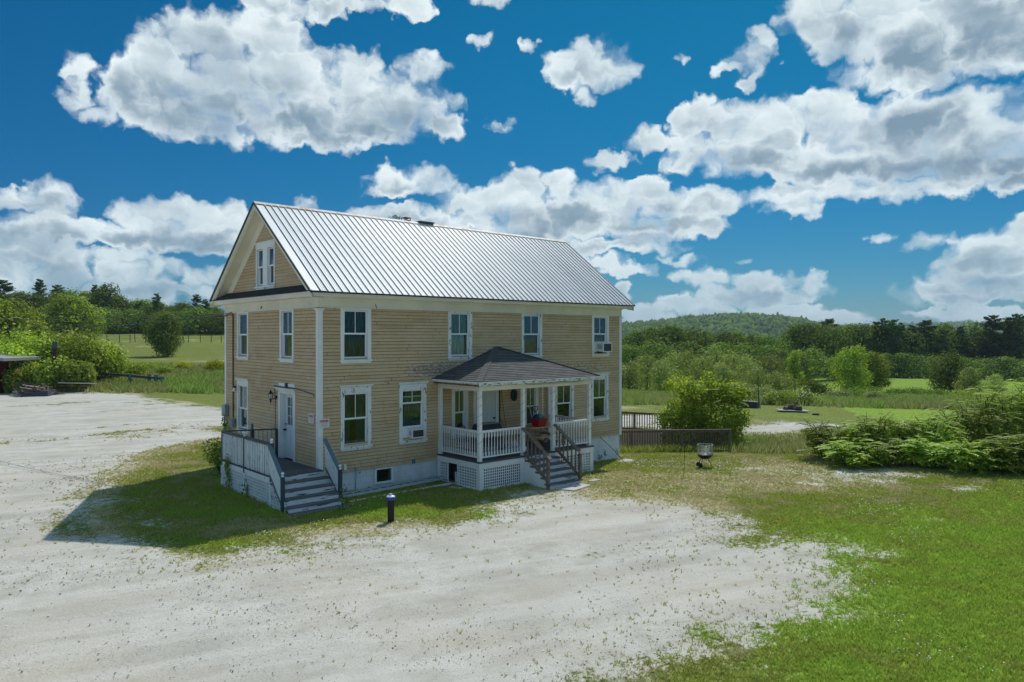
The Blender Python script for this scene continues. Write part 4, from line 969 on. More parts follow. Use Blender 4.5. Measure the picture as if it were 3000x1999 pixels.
# ---- far hills with their woods
def f_hill(T,b):
    p=pos(T); n=T.noise(p,.02,4,.6); n2=T.noise(p,.12,3,.6)
    c=T.mix(T.ramp(n,.35,.65),(.07,.125,.03),(.15,.23,.045)); c=T.mix(T.ramp(n2,.45,.7),c,(.10,.15,.035)); setc(T,b,c)
HILL=mat('hill_woods',rough=1,spec=.05,fn=f_hill)
def hill(name,u0,u1,tops,D,depth,base=-9,seed=0):
    nu,nv=260,46; u=np.linspace(u0,u1,nu); t=np.interp(u,[a for a,_ in tops],[b for _,b in tops]); V=[];
    for j in range(nv):
        f=j/(nv-1); prof=math.sin(min(1,f*1.0)*math.pi)**.8 if f<1 else 0
        for i in range(nu):
            p=W(u[i],987,D+depth*(f-.5)); hz=CAM[2]+(987-t[i])/F*D
            V.append((p.x,p.y,base+(hz-base)*prof))
    V=np.array(V); V[:,2]+= (fbm(V[:,0]*.004,V[:,1]*.004,4,seed)-.5)*10*(V[:,2]-base)/50
    fs=[(j*nu+i,j*nu+i+1,(j+1)*nu+i+1,(j+1)*nu+i) for j in range(nv-1) for i in range(nu-1)]
    me=bpy.data.meshes.new(name); me.from_pydata(V.tolist(),[],fs); me.materials.append(HILL); me.polygons.foreach_set('use_smooth',[True]*len(fs))
    o=bpy.data.objects.new(name,me); col.objects.link(o); o['kind']='structure'; return V.reshape(nv,nu,3)
HV=hill('hills',1350,2750,[(1350,985),(1500,975),(1650,968),(1820,967),(1900,962),(1960,955),(2000,950),(2050,946),(2100,941),(2150,937),(2230,938),(2290,943),(2350,953),(2420,966),(2500,976),(2600,978),(2750,985)],1300,900,-9,1)
HV2=hill('hills',2050,4200,[(2050,985),(2300,976),(2450,964),(2520,960),(2600,961),(2750,957),(2850,954),(3000,955),(3300,958),(3700,960),(4200,985)],2600,1200,-12,2)
HV3=hill('hills',-1500,1500,[(-1500,960),(0,965),(600,968),(1000,968),(1500,985)],1500,900,-9,5)

# ------------------------------------------------------------------ foliage
def leafmat(name,c0,c1,c2,tr=.35,gloss=.6,GLS=.012):
    m=bpy.data.materials.new(name); m.use_nodes=True; T=NT(m.node_tree); T.n.clear(); out=T.new('ShaderNodeOutputMaterial')
    p=T.new('ShaderNodeTexCoord').outputs['Object']; inf=T.new('ShaderNodeObjectInfo').outputs['Random']
    n=T.noise(p,.9,3,.6); at=T.new('ShaderNodeAttribute',attribute_name='tone').outputs['Fac']
    f=T.m('ADD',T.m('MULTIPLY',n,.7),T.m('MULTIPLY',at,.55)); c=T.mix(T.ramp(f,.30,.72),c0,c1); c=T.mix(T.ramp(f,.70,.98),c,c2)
    c=T.new('ShaderNodeHueSaturation',{'Hue':T.m('MULTIPLY_ADD',inf,.022,.478),'Saturation':1.0,'Value':T.m('MULTIPLY_ADD',inf,.75,.62),'Color':c}).outputs[0]
    d=T.new('ShaderNodeBsdfDiffuse',{0:c}); t=T.new('ShaderNodeBsdfTranslucent',{0:T.mix(.5,c,T.v('MULTIPLY',c,(1.6,1.7,.6)))})
    mx=T.new('ShaderNodeMixShader',{0:tr,1:d.outputs[0],2:t.outputs[0]})
    g=T.new('ShaderNodeBsdfGlossy',{'Color':(.8,.9,1,1),'Roughness':gloss}); m2=T.new('ShaderNodeMixShader',{0:GLS,1:mx.outputs[0],2:g.outputs[0]})
    T.l.new(m2.outputs[0],out.inputs[0]); MATS[name]=m; return m
LF_BROAD=leafmat('broad_leaves',(0.073,0.131,0.022),(0.178,0.278,0.041),(0.356,0.484,0.072))
LF_LIGHT=leafmat('light_leaves',(0.145,0.223,0.029),(0.307,0.415,0.051),(0.525,0.623,0.094),.4)
LF_WILL=leafmat('willow_leaves',(0.174,0.244,0.070),(0.325,0.406,0.113),(0.557,0.630,0.192),.35)
LF_PINE=leafmat('pine_needles',(0.062,0.112,0.031),(0.128,0.208,0.054),(0.255,0.316,0.090),.15)
LF_SUM=leafmat('sumac_leaves',(0.180,0.267,0.032),(0.337,0.481,0.055),(0.624,0.696,0.095),.4,.45,.02)
LF_YEL=leafmat('yellow_green_leaves',(0.286,0.360,0.024),(0.490,0.558,0.036),(0.734,0.750,0.060),.4)
BARK=paint('bark',(.12,.095,.07),(.07,.055,.04),.5,4,(4,4,.6),.9)
PBARK=paint('pine_bark',(.16,.12,.095),(.09,.07,.055),.5,3,(4,4,.5),.9)
def leafmesh(name,P,N,S,mt,aspect=.5,r=None,fold=.0,tone=None):
    """one diamond leaf per point P, facing N, length S"""
    r=r or rng; n=len(P); N=N/np.maximum(np.linalg.norm(N,axis=1,keepdims=True),1e-6)
    t=r.normal(size=(n,3)); t-=N*(t*N).sum(1,keepdims=True); t/=np.maximum(np.linalg.norm(t,axis=1,keepdims=True),1e-6); b=np.cross(N,t)
    S=np.asarray(S).reshape(-1,1); 
    V=np.stack([P-t*S*.5,P+b*S*aspect*.5+N*S*fold,P+t*S*.5,P-b*S*aspect*.5+N*S*fold],1).reshape(-1,3)
    return quadmesh(name,V,mt,tone if tone is not None else r.random(n))
def quadmesh(name,V,mt,tone):
    n=len(V)//4; me=bpy.data.meshes.new(name); me.vertices.add(len(V)); me.vertices.foreach_set('co',V.ravel().astype(np.float32))
    me.loops.add(4*n); me.loops.foreach_set('vertex_index',np.arange(4*n,dtype=np.int32)); me.polygons.add(n); me.polygons.foreach_set('loop_start',(np.arange(n)*4).astype(np.int32))
    me.update(calc_edges=True); a=me.attributes.new('tone','FLOAT','FACE'); a.data.foreach_set('value',np.asarray(tone,np.float32)); me.materials.append(mt); return me
def crown_pts(lobes,n,r,shell=.55):
    vol=np.array([l[3]*l[4]*l[5] for l in lobes])**(.67); k=r.choice(len(lobes),n,p=vol/vol.sum()); L_=np.array(lobes)[k]
    d=r.normal(size=(n,3)); d/=np.linalg.norm(d,axis=1,keepdims=True)
    rad=shell+(1-shell)*r.random(n)**.6; rad*=1+.16*r.normal(size=n)
    P=L_[:,:3]+d*rad[:,None]*L_[:,3:6]
    return P,d,rad
def addobj(name,me,parent): o=bpy.data.objects.new(name,me); col.objects.link(o); o.parent=parent; return o
def trunk_mb(h,r0,limbs,seed,lean=.15):
    q=random.Random(seed); m=MB(); top=(q.uniform(-lean,lean)*h*.3,q.uniform(-lean,lean)*h*.3,h)
    m.tube([(0,0,-.3),(top[0]*.3,top[1]*.3,h*.4),(top[0],top[1],h)],[r0,r0*.75,r0*.2],7)
    for i in range(limbs):
        z=h*q.uniform(.3,.85); a=q.uniform(0,6.28); l=h*q.uniform(.2,.4); f=z/h
        s=(top[0]*f,top[1]*f,z); m.tube([s,(s[0]+l*.5*math.cos(a),s[1]+l*.5*math.sin(a),z+l*.35),(s[0]+l*math.cos(a),s[1]+l*math.sin(a),z+l*.8)],[r0*.4,r0*.25,r0*.08],5)
    return m
def broadleaf(h,w,n,leaf,mt,seed,base=.18,trunk=True,kind='broadleaf_tree',lob=9,topbias=0):
    """tree of nominal height h and crown width w"""
    r=np.random.default_rng(seed); o=thing(kind,None,None,(0,0,0),world=False)
    lobes=[]
    for i in range(lob):
        a=r.random()*6.28; f=(i+.5)/lob; z=h*(base+(1-base)*(.12+.76*f)); prof=math.sin(math.pi*min(1,.18+f*.80))**.7; rad=w*.5*prof*(.35+.35*r.random())
        s=w*(.20+.13*r.random())*(.65+.5*prof); lobes.append((math.cos(a)*rad,math.sin(a)*rad,z,s,s,s*(.75+.3*r.random())))
    lobes.append((0,0,h*(base+(1-base)*.5),w*.28,w*.28,h*(1-base)*.34)); lobes.append((r.normal()*w*.05,r.normal()*w*.05,h*.86,w*.17,w*.17,h*.13))
    P,d,rad=crown_pts(lobes,n,r); keep=(P[:,2]>h*base*.5); P,d,rad=P[keep],d[keep],rad[keep]
    N=d*2.0+r.normal(size=P.shape)*.45+np.array([0,0,.30])
    addobj('crown',leafmesh('crown',P,N,leaf*(.7+.6*r.random(len(P))),mt,.65,r,.08),o)
    if trunk: t=trunk_mb(h*.8,h*.022+.04,6,seed).build('trunk',BARK,o,smooth=True)
    return o
def pine(h,w,n,leaf,seed,kind='pine_tree',bare=.3):
    r=np.random.default_rng(seed); o=thing(kind,None,None,(0,0,0),world=False); m=MB()
    m.tube([(0,0,-.5),(r.normal()*.1,r.normal()*.1,h*.5),(r.normal()*.25,r.normal()*.25,h)],[h*.016+.05,h*.011+.03,.02],7)
    P=[];Ns=[];z=h*bare
    while z<h*.99:
        f=(z-h*bare)/(h*(1-bare)); L=w*.5*(1-f)**.55*(.55+.6*r.random())+.2
        for k in range(int(r.integers(3,6))):
            a=r.random()*6.28; l=L*(.5+.65*r.random()); up=.18+.5*f+r.normal()*.12
            e=np.array([math.cos(a)*l,math.sin(a)*l,up*l]); m.tube([(0,0,z),tuple(e*.55+[0,0,z]),tuple(e+[0,0,z])],[.05*h/16,.03*h/16,.012],4,False)
            c=int(n*l/(w*.5)*.045); t=.30+.75*r.random(c)**.8; wd=l*.22*(1.15-t*.55)
            q=np.array([0,0,z])+e*t[:,None]+r.normal(size=(c,3))*np.c_[wd,wd,wd*.50]+[0,0,.06*l]
            P.append(q); Ns.append(r.normal(size=(c,3))*.55+np.array([0,0,.9]))
        z+=h*(.022+.018*r.random())
    P=np.vstack(P);Ns=np.vstack(Ns)
    addobj('crown',leafmesh('crown',P,Ns,leaf*(.7+.6*r.random(len(P))),LF_PINE,.38,r),o); m.build('trunk',PBARK,o,smooth=True,fix=False)
    return o
def fronds(name,B,Dr,Ln,mt,r,pairs=8,ll=.11,lw=.032,droop=.55):
    """pinnate leaves: B base points, Dr outward directions, Ln lengths"""
    V=[];tone=[]
    for b,d,l in zip(B,Dr,Ln):
        d=d/np.linalg.norm(d); up=np.array([0,0,1.]); s=np.cross(d,up); s/=max(1e-6,np.linalg.norm(s)); t0=r.random()
        for k in range(pairs+1):
            f=(k+1)/(pairs+1); p=b+d*l*f+up*(-droop*l*f*f*.8); tn=d-up*droop*1.4*f; tn/=np.linalg.norm(tn)
            sz=ll*l/.5*(1.05-.55*abs(f-.45)*1.3)
            for sg in ((-1,1) if k<pairs else (0,)):
                q=(s*sg*1.0+tn*.45-up*.28*(sg!=0)); q/=np.linalg.norm(q); wv=np.cross(q,up+.2*s*sg); wv/=max(1e-6,np.linalg.norm(wv)); w_=lw*l/.5
                V+= [p,p+q*sz*.45+wv*w_,p+q*sz,p+q*sz*.45-wv*w_]; tone.append(t0*.7+.3*r.random())
    return quadmesh(name,np.array(V),mt,tone)
def sumac(h,w,n,seed,kind='sumac_bush',pairs=7,fl=.5,mt=None,stems=7):
    r=np.random.default_rng(seed); o=thing(kind,None,None,(0,0,0),world=False); m=MB(); B=[];D=[];Ls=[]
    tips=[]
    for i in range(stems):
        a=r.random()*6.28; rr=w*.5*math.sqrt(r.random())*.85; hh=h*(1.02-.28*(rr/(w*.5))**2)*(.82+.22*r.random())
        x,y=math.cos(a)*rr,math.sin(a)*rr; m.tube([(x*.35,y*.35,-.2),(x*.7,y*.7,hh*.5),(x,y,hh*.9)],[.035,.025,.012],5)
        tips.append((x,y,hh))
        for k in range(3):
            a2=r.random()*6.28; l=w*.14; z=hh*(.45+.2*k); q=(x*.8+math.cos(a2)*l,y*.8+math.sin(a2)*l,z+l*.8); m.tube([(x*.75,y*.75,z-.1),q],[.018,.01],4,False); tips.append(q)
    tips=np.array(tips)
    for i in range(n):
        t=tips[r.integers(len(tips))]; a=r.random()*6.28; z=t[2]-abs(r.normal())*.30*h
        B.append(np.array([t[0]*(.9+.1*r.random()),t[1]*(.9+.1*r.random()),max(.1,z)])+r.normal(size=3)*.07); D.append(np.array([math.cos(a),math.sin(a),.35+.35*r.random()])); Ls.append(fl*(.7+.55*r.random()))
    addobj('leaves',fronds('leaves',B,D,Ls,mt or LF_SUM,r,pairs),o)
    lob=[(t[0]*.9,t[1]*.9,t[2]*.55,w*.16,w*.16,h*.34) for t in tips[::2]]; P,d,_=crown_pts(lob,int(n*3.2),r,.4); P[:,2]=np.clip(P[:,2],.05,None)
    addobj('inner_leaves',leafmesh('inner_leaves',P,d+r.normal(size=P.shape)*.6,.13*(.7+.6*r.random(len(P))),mt or LF_SUM,.4,r),o); m.build('stems',BARK,o,fix=False)
    return o
def shrub(h,w,n,leaf,mt,seed,kind='shrub',flowers=None):
    r=np.random.default_rng(seed); o=thing(kind,None,None,(0,0,0),world=False); lobes=[]
    for i in range(7):
        a=r.random()*6.28; q=w*.5*.62*math.sqrt(r.random()); s=w*(.18+.12*r.random()); zc=h*(.38+.3*r.random())
        lobes.append((math.cos(a)*q,math.sin(a)*q,zc,s,s,min(h*.42,s*1.2)))
    lobes.append((0,0,h*.5,w*.3,w*.3,h*.45))
    P,d,rad=crown_pts(lobes,n,r,.45); P[:,2]=np.abs(P[:,2]); N=d+r.normal(size=P.shape)*.7+[0,0,.3]
    addobj('foliage',leafmesh('foliage',P,N,leaf*(.7+.6*r.random(len(P))),mt,.6,r,.08),o)
    m=MB()
    for i in range(6):
        a=r.random()*6.28; m.tube([(0,0,-.1),(math.cos(a)*w*.15,math.sin(a)*w*.15,h*.35),(math.cos(a)*w*.3,math.sin(a)*w*.3,h*.7)],[.03*h/2+.01,.02,.008],5,False)
    m.build('stems',BARK,o,fix=False)
    if flowers:
        k=r.choice(len(P),flowers); Q=P[k]+d[k]*.08; addobj('blossoms',leafmesh('blossoms',Q,d[k]+r.normal(size=Q.shape)*.3,leaf*.7*np.ones(flowers),FLOWER,.9,r),o)
    return o
FLOWER=mat('white_blossom',(.75,.75,.72),.8)
ORD=['first','second','third','fourth','fifth','sixth','seventh','eighth','ninth','tenth','eleventh','twelfth','thirteenth','fourteenth','fifteenth','sixteenth','seventeenth','eighteenth','nineteenth','twentieth','twenty-first','twenty-second','twenty-third','twenty-fourth','twenty-fifth','twenty-sixth','twenty-seventh','twenty-eighth','twenty-ninth','thirtieth','thirty-first','thirty-second','thirty-third','thirty-fourth','thirty-fifth','thirty-sixth']
PROTO={}
def use(key,maker,nomh):
    """first call returns the prototype itself, later calls a copy"""
    if key not in PROTO: PROTO[key]=(maker(),nomh); PROTO[key][0]['_n']=nomh; o=PROTO[key][0]; return o
    o=copy_tree(PROTO[key][0]); return o
def place(o,nom,x,y,h,wscale=1,rot=None,dz=0):
    if o.name.split('.')[0] in ('broadleaf_tree','undergrowth_tree','willow_shrub','field_tree','round_tree','slim_tree'): h*=1.11; wscale*=1.04
    s=h/nom; o.location=(x,y,H(x,y)-.05+dz); o.scale=(s*wscale,s*wscale,s); o.rotation_euler=(0,0,random.uniform(0,6.28) if rot is None else rot)
    if '_n' in o: del o['_n']
    return o
TYPES={
 'ba':(lambda:broadleaf(10,7,3600,.42,LF_BROAD,11),10),'bb':(lambda:broadleaf(10,8.5,3800,.42,LF_BROAD,12,.12),10),'bc':(lambda:broadleaf(10,6,3200,.40,LF_BROAD,13,.1,lob=12),10),
 'la':(lambda:broadleaf(8,6,3400,.34,LF_LIGHT,14,.08),8),'lb':(lambda:broadleaf(8,5,3000,.34,LF_LIGHT,15,.1,lob=12),8),
 'wa':(lambda:broadleaf(5,4.6,4200,.20,LF_WILL,16,.03,kind='willow_shrub'),5),'wb':(lambda:broadleaf(5,5.2,4400,.20,LF_WILL,17,.02,lob=12,kind='willow_shrub'),5),
 'ua':(lambda:broadleaf(7,7,4200,.36,LF_BROAD,18,.0,trunk=False,kind='undergrowth_tree'),7),'ub':(lambda:broadleaf(7,8.5,4600,.36,LF_BROAD,19,.0,trunk=False,lob=13,kind='undergrowth_tree'),7),
 'pa':(lambda:pine(15,6.2,5600,.42,21),15),'pb':(lambda:pine(15,5.5,4800,.42,22,bare=.22),15),'pc':(lambda:pine(15,6.5,5600,.42,23,bare=.30),15),
}
def row(specs,base_v,label,cat,group,wj=1.0):
    """specs: (u, top_v, depth, type, width scale)"""
    objs=[]
    for (u,tv,D,t,ws) in sorted(specs):
        p=W(u,987,D); gz_=H(p.x,p.y); top=CAM[2]+(987-tv)/F*D; h=max(1.5,top-gz_)
        mk,nom=TYPES[t]; o=use(t,mk,nom); place(o,nom,p.x,p.y,h,ws*min(1.25,max(.6,(nom/h)**.5))); objs.append(o)
    for i,o in enumerate(objs): tag(o,label%ORD[i],cat,group)
    return objs
# left wood beyond the pasture
dark='%s dark tree from the left in the wood beyond the pasture'
row([(-60,840,205,'ba',1.2),(175,866,197,'bb',1.3),(285,858,198,'ba',1.3),(420,884,201,'bb',1.2),(465,890,200,'bc',1.3),(535,893,199,'bb',1.2),(60,862,200,'ba',1.2),(105,868,198,'bb',1.1),(205,858,205,'bb',1.2),(255,862,200,'ba',1.1),(318,842,196,'bc',1.3),(352,870,200,'ba',1.),(395,890,205,'bb',1.),(440,900,198,'ba',1.),(505,902,204,'bb',1.1),(560,905,200,'ba',1.),(610,900,198,'bc',1.),(640,908,196,'bb',1.1),(150,880,194,'bc',1.),(5,868,196,'bb',1.),(475,915,192,'bc',1.),(380,910,190,'bc',.9),(585,915,192,'bb',.9)],0,dark,'tree','trees of the wood beyond the pasture')
row([(u,924-8*(k%3),190+5*(k%2),'ua' if k%2 else 'ub',1.4) for k,u in enumerate(range(-60,680,46))],0,'%s low dark tree from the left at the foot of the wood beyond the pasture','tree','low trees at the foot of the left wood')
row([(8,822,198,'pc',1.3),(118,818,200,'pb',1.),(168,836,202,'pc',1.1),(278,838,203,'pa',1.),(298,840,199,'pb',1.),(460,862,197,'pa',1.),(408,882,199,'pb',1.),(538,890,200,'pa',.9),(575,864,198,'pc',.9),(602,876,196,'pb',1.1),(632,894,199,'pa',.8)],0,'%s pine from the left standing above the wood beyond the pasture','pine','pines of the wood beyond the pasture')
row([(30,895,95,'la',1.25),(85,915,100,'lb',1.1),(190,872,150,'lb',1.4),(235,880,150,'la',1.2),(-50,880,92,'la',1.3),(262,900,150,'lb',1.)],0,'%s light green tree from the left in front of the dark wood','tree','light green trees before the left wood')
# right: far wood, pines and nearer willow shrubs
row([(1832,995,168,'bb',1.),(1868,978,162,'ba',1.),(1905,968,165,'bb',1.1),(1950,964,160,'ba',1.2),(1985,968,158,'bc',1.2),(2030,974,163,'bb',1.1),(2075,985,168,'ba',1.),(2120,982,160,'bb',1.1),(2165,980,165,'ba',1.1),(2205,988,160,'bc',1.),(2245,992,165,'bb',1.),(2290,990,170,'ba',1.),(2330,965,172,'bc',1.),(2358,958,170,'bb',1.1),(2400,962,175,'ba',1.),(2440,965,172,'bb',1.1),(2490,960,178,'ba',1.),(2530,962,174,'bb',1.),(2575,965,178,'bc',1.2),(2635,970,176,'bb',1.),(2690,985,178,'ba',1.),(2740,975,182,'bb',1.),(2780,958,186,'ba',1.2),(2850,955,184,'bc',1.2),(2885,975,180,'bb',1.),(2940,985,180,'ba',1.1),(2990,990,178,'bb',1.1),(3050,960,184,'ba',1.2),(3110,965,180,'bb',1.1)],0,'%s dark round tree from the left in the wood along the right skyline','tree','round trees of the right skyline wood')
row([(2430,936,176,'pc',1.3),(2572,942,174,'pb',1.1),(2590,936,175,'pa',1.),(2618,938,173,'pc',1.),(2638,945,174,'pb',1.),(2672,952,174,'pb',1.1),(2715,940,178,'pc',1.3),(2760,968,178,'pa',1.),(2812,956,182,'pb',1.),(2905,926,176,'pc',1.3),(2945,932,178,'pb',1.1),(2968,926,174,'pa',1.1),(2988,922,176,'pc',1.1),(3030,930,178,'pb',1.2)],0,'%s tall pine from the left rising out of the right skyline wood','pine','tall pines of the right skyline wood')
row([(2380,1030,150,'ub',1.22),(2340,1040,140,'ua',1.08),(2460,1050,150,'ua',1.22),(2300,1035,145,'ub',1.22),(2640,1040,165,'ua',1.22),(2700,1045,168,'ub',1.35),(2760,1050,168,'ua',1.35),(2960,1050,165,'ua',1.35),(2900,1055,168,'ub',1.49),(2580,1040,166,'ua',1.22),(2530,1048,165,'ua',1.08),(3040,1060,160,'ub',1.49),(2830,1052,168,'ua',1.35),(2260,1020,150,'ua',1.22),(2180,1015,150,'ub',1.35),(2090,1012,148,'ua',1.35),(2000,1010,148,'ua',1.35),(1920,1012,148,'ub',1.35),(1850,1018,148,'ua',1.35)],0,'%s low dark tree from the left at the foot of the right wood','tree','low trees at the foot of the right wood')
row([(1842,1068,88,'wa',1.1),(1895,1050,94,'wb',1.),(1945,1062,86,'wa',1.),(1968,1040,100,'wb',1.),(2015,1036,98,'wa',1.),(2060,1050,92,'wb',1.),(2105,1026,100,'wa',1.),(2150,1045,92,'wb',1.1),(2200,1052,88,'wa',1.),(2245,1050,84,'wb',1.),(2285,1095,78,'wa',1.),(1800,1060,90,'wb',1.),(2120,1075,80,'wa',.9),(2220,1080,78,'wb',.8)],0,'%s grey green willow shrub from the left between the meadow and the right wood','shrub','willow shrubs right of the farmhouse')

# ------------------------------------------------------------------ nearer plants
def at(u,v): return G(u,v)
def put(o,x,y,h,nom,label,cat,group=None,ws=1.,rot=None):
    place(o,nom,x,y,h,ws,rot); return tag(o,label,cat,group)
# lone round tree in the pasture
p=W(490,1045,120); o=broadleaf(6,5.4,9000,.26,LF_BROAD,31,.03,lob=13,kind='round_tree'); put(o,p.x,p.y,6.6,6,'round dense green tree standing alone in the left pasture','tree',ws=.86)
# lone trees in the right fields
o=broadleaf(6,4.6,8000,.20,LF_LIGHT,32,.03,lob=14,kind='field_tree'); p=W(2500,987,84); put(o,p.x,p.y,CAM[2]+(987-1023)/F*84-H(p.x,p.y),6,'tall light green tree alone between the two right fields','tree')
o=broadleaf(5,3.8,5000,.20,LF_LIGHT,33,.03,lob=11,kind='field_tree'); p=W(2562,987,87); put(o,p.x,p.y,CAM[2]+(987-1040)/F*87-H(p.x,p.y),5,'light green tree touching the right side of the lone field tree','tree')
o=broadleaf(5,5.4,7000,.24,LF_BROAD,34,.02,lob=12,kind='field_tree'); p=W(2785,987,104); put(o,p.x,p.y,CAM[2]+(987-1046)/F*104-H(p.x,p.y),5,'round dark green tree at the edge of the right upper field','tree')
o=broadleaf(4,3.4,4500,.18,LF_WILL,35,.02,kind='field_tree'); p=W(2848,987,92); put(o,p.x,p.y,CAM[2]+(987-1082)/F*92-H(p.x,p.y),4,'pale conical small tree right of the round dark field tree','tree')
o=broadleaf(4,4.6,4500,.18,LF_WILL,36,.0,kind='field_tree'); p=W(2912,987,94); put(o,p.x,p.y,CAM[2]+(987-1102)/F*94-H(p.x,p.y),4,'grey green broad bushy tree behind the tallest sumac','tree')
o=broadleaf(8,3.2,5000,.22,LF_LIGHT,37,.08,lob=12,kind='slim_tree'); p=W(2330,987,86); put(o,p.x,p.y,CAM[2]+(987-1034)/F*86-H(p.x,p.y),8,'slim light green tree between the willow shrubs and upper field','tree')
# low shrub line
for k,(u,tv,D,w,mt,fl,lb) in enumerate([(2170,1118,62,3.4,LF_SUM,420,'white flowering shrub just right of the sunlit tree by the ramp'),(2275,1143,60,3.6,LF_LIGHT,160,'light green shrub with a few white flowers behind the flat rock slab'),(2345,1140,61,3.2,LF_LIGHT,520,'white flowering shrub behind the flat rock slab'),
    (2400,1118,76,3.6,LF_BROAD,0,'dark low shrub left of the lone field tree'),(2455,1142,74,3.4,LF_WILL,260,'grey green shrub with white flowers at the foot of the lone field tree'),(2530,1132,76,4.6,LF_BROAD,0,'dark shrub under the lone field tree'),(2560,1148,73,3.2,LF_WILL,200,'low flowering shrub right of the lone field tree'),
    (2625,1142,84,3.4,LF_BROAD,0,'small dark shrub left end of the hedge before the upper field'),(2670,1130,84,4.8,LF_BROAD,0,'tallest dark shrub of the hedge before the upper field'),(2740,1145,82,5.,LF_BROAD,0,'brownish shrub of the hedge right of its tallest shrub'),(2830,1152,80,5.2,LF_LIGHT,0,'light green shrub of the hedge below the round dark tree'),(2920,1150,80,5.4,LF_WILL,0,'grey shrub of the hedge at its right end'),
    (2220,1128,66,3.,LF_WILL,0,'small willow bush beside the black stock tank')]):
    p=W(u,987,D); gz=H(p.x,p.y); h=max(1.1,CAM[2]+(987-tv)/F*D-gz)
    o=shrub(2,w,2600,.17,mt,50+k,flowers=fl or None); put(o,p.x,p.y,h,2,lb,'shrub',ws=min(1.6,2/h if h<2 else 1.))
# bushes on the left behind the brush pile
LB=[(-70,965,66,6.5,5.2),(25,1000,64,4.6,4.0),(95,962,67,5.6,5.),(168,955,68,5.6,5.4),(228,968,67,5.2,4.8),(286,1005,69,5.0,3.8),(60,1070,62,3.,2.2),(150,1050,63,3.6,2.6),(215,1062,63,3.,2.4),(335,1035,72,4.2,3.2),(382,1058,74,4.2,2.6)]
LL=['tall leafy sumac thicket left of the red shed','leafy sumac in front of the red shed','leafy sumac left of the dark wooden post','tallest leafy sumac behind the dark wooden post','leafy sumac right of the dark wooden post','leafy sumac at the right end of the left thicket','low sumac behind the brush pile at its left','low sumac growing over the brush pile','low sumac right of the brush pile','low green thicket bush behind the left end of the guard rail','low green thicket bush behind the middle of the guard rail']
for k,((u,tv,D,w,hh),lb) in enumerate(zip(LB,LL)):
    p=W(u,987,D); gz=H(p.x,p.y); h=max(1.2,CAM[2]+(987-tv)/F*D-gz)
    o=shrub(h,w*1.15,5200,.27,LF_SUM,70+k,kind='sumac_thicket') if k<9 else shrub(h,w,3200,.2,LF_SUM,70+k)
    put(o,p.x,p.y,h,h,lb,'bush',group='sumac bushes behind the brush pile' if k<9 else None)
for k,(u,tv,D,w,mt,lb) in enumerate([(540,1058,84,3.4,LF_YEL,'yellow green bush left of the house corner in the meadow'),(632,1052,84,3.6,LF_YEL,'yellow green bush nearest the house corner in the meadow'),(432,1062,80,3.6,LF_LIGHT,'green bush at the right end of the guard rail'),(485,1082,78,3.,LF_LIGHT,'small green bush right of the guard rail'),(700,1050,86,4.,LF_LIGHT,'green bush hidden behind the left house corner')]):
    p=W(u,987,D); gz=H(p.x,p.y); h=max(1.0,CAM[2]+(987-tv)/F*D-gz); o=shrub(2,w,2200,.19,mt,90+k); put(o,p.x,p.y,h,2,lb,'bush',ws=min(1.5,2/h))
# sunlit sumac tree by the ramp
x,y,_=at(2062,1330); p=W(2062,987,36.5)
def suntree():
    r=np.random.default_rng(101); o=thing('sumac_tree',None,None,(0,0,0),world=False); lobes=[]
    for i in range(17):
        a=r.random()*6.28; z=.7+3.0*r.random(); rad=1.75*math.sqrt(max(0,1-((z-1.6)/2.5)**2))*r.random()**.5; s=.5+.3*r.random(); lobes.append((math.cos(a)*rad,math.sin(a)*rad,z,s,s,s*.8))
    lobes+=[(0,0,1.8,1.2,1.2,1.2),(.25,.0,3.75,.33,.33,.5),(-.6,.2,3.3,.4,.4,.5),(1.1,.3,1.1,.8,.8,.6),(-1.3,0,1.1,.7,.7,.6),(-1.2,.2,.6,.75,.75,.6),(1.25,-.2,.6,.75,.75,.6),(0,-.5,.6,.9,.9,.6)]+[(1.15*math.cos(a),1.15*math.sin(a),1.9,.6,.6,.6) for a in (0,1.05,2.1,3.14,4.2,5.2)]
    P,d,rad=crown_pts(lobes,3000,r,.55); P[:,2]=np.abs(P[:,2]); D=d+np.array([0,0,.35])
    SL=leafmat('sunlit_sumac',(.17,.26,.02),(.33,.46,.04),(.50,.62,.07),.6,.5,.02)
    addobj('crown',fronds('crown',list(P[:700]),list(D[:700]),.34*(.7+.6*r.random(700)),SL,r,6,.17,.055,.35),o)
    P2,d2,_r=crown_pts(lobes,21000,r,.5); P2[:,2]=np.abs(P2[:,2])
    addobj('inner_leaves',leafmesh('inner_leaves',P2,d2*1.1+r.normal(size=P2.shape)*.5+[0,0,.4],.125*(.7+.6*r.random(len(P2))),SL,.55,r,.08),o)
    m=MB()
    for i in range(6):
        a=i*1.05; m.tube([(math.cos(a)*.1,math.sin(a)*.1,-.3),(math.cos(a)*.4,math.sin(a)*.4,1.2),(math.cos(a)*.9,math.sin(a)*.9,2.3+.3*(i%3))],[.05,.035,.015],6)
    m.build('trunk',BARK,o,fix=False); return o
o=suntree(); o.location=(p.x,p.y,H(p.x,p.y)-.05); o.scale=(1.27,1.27,1.0); tag(o,'bright sunlit bushy sumac tree growing beside the wheelchair ramp','tree')
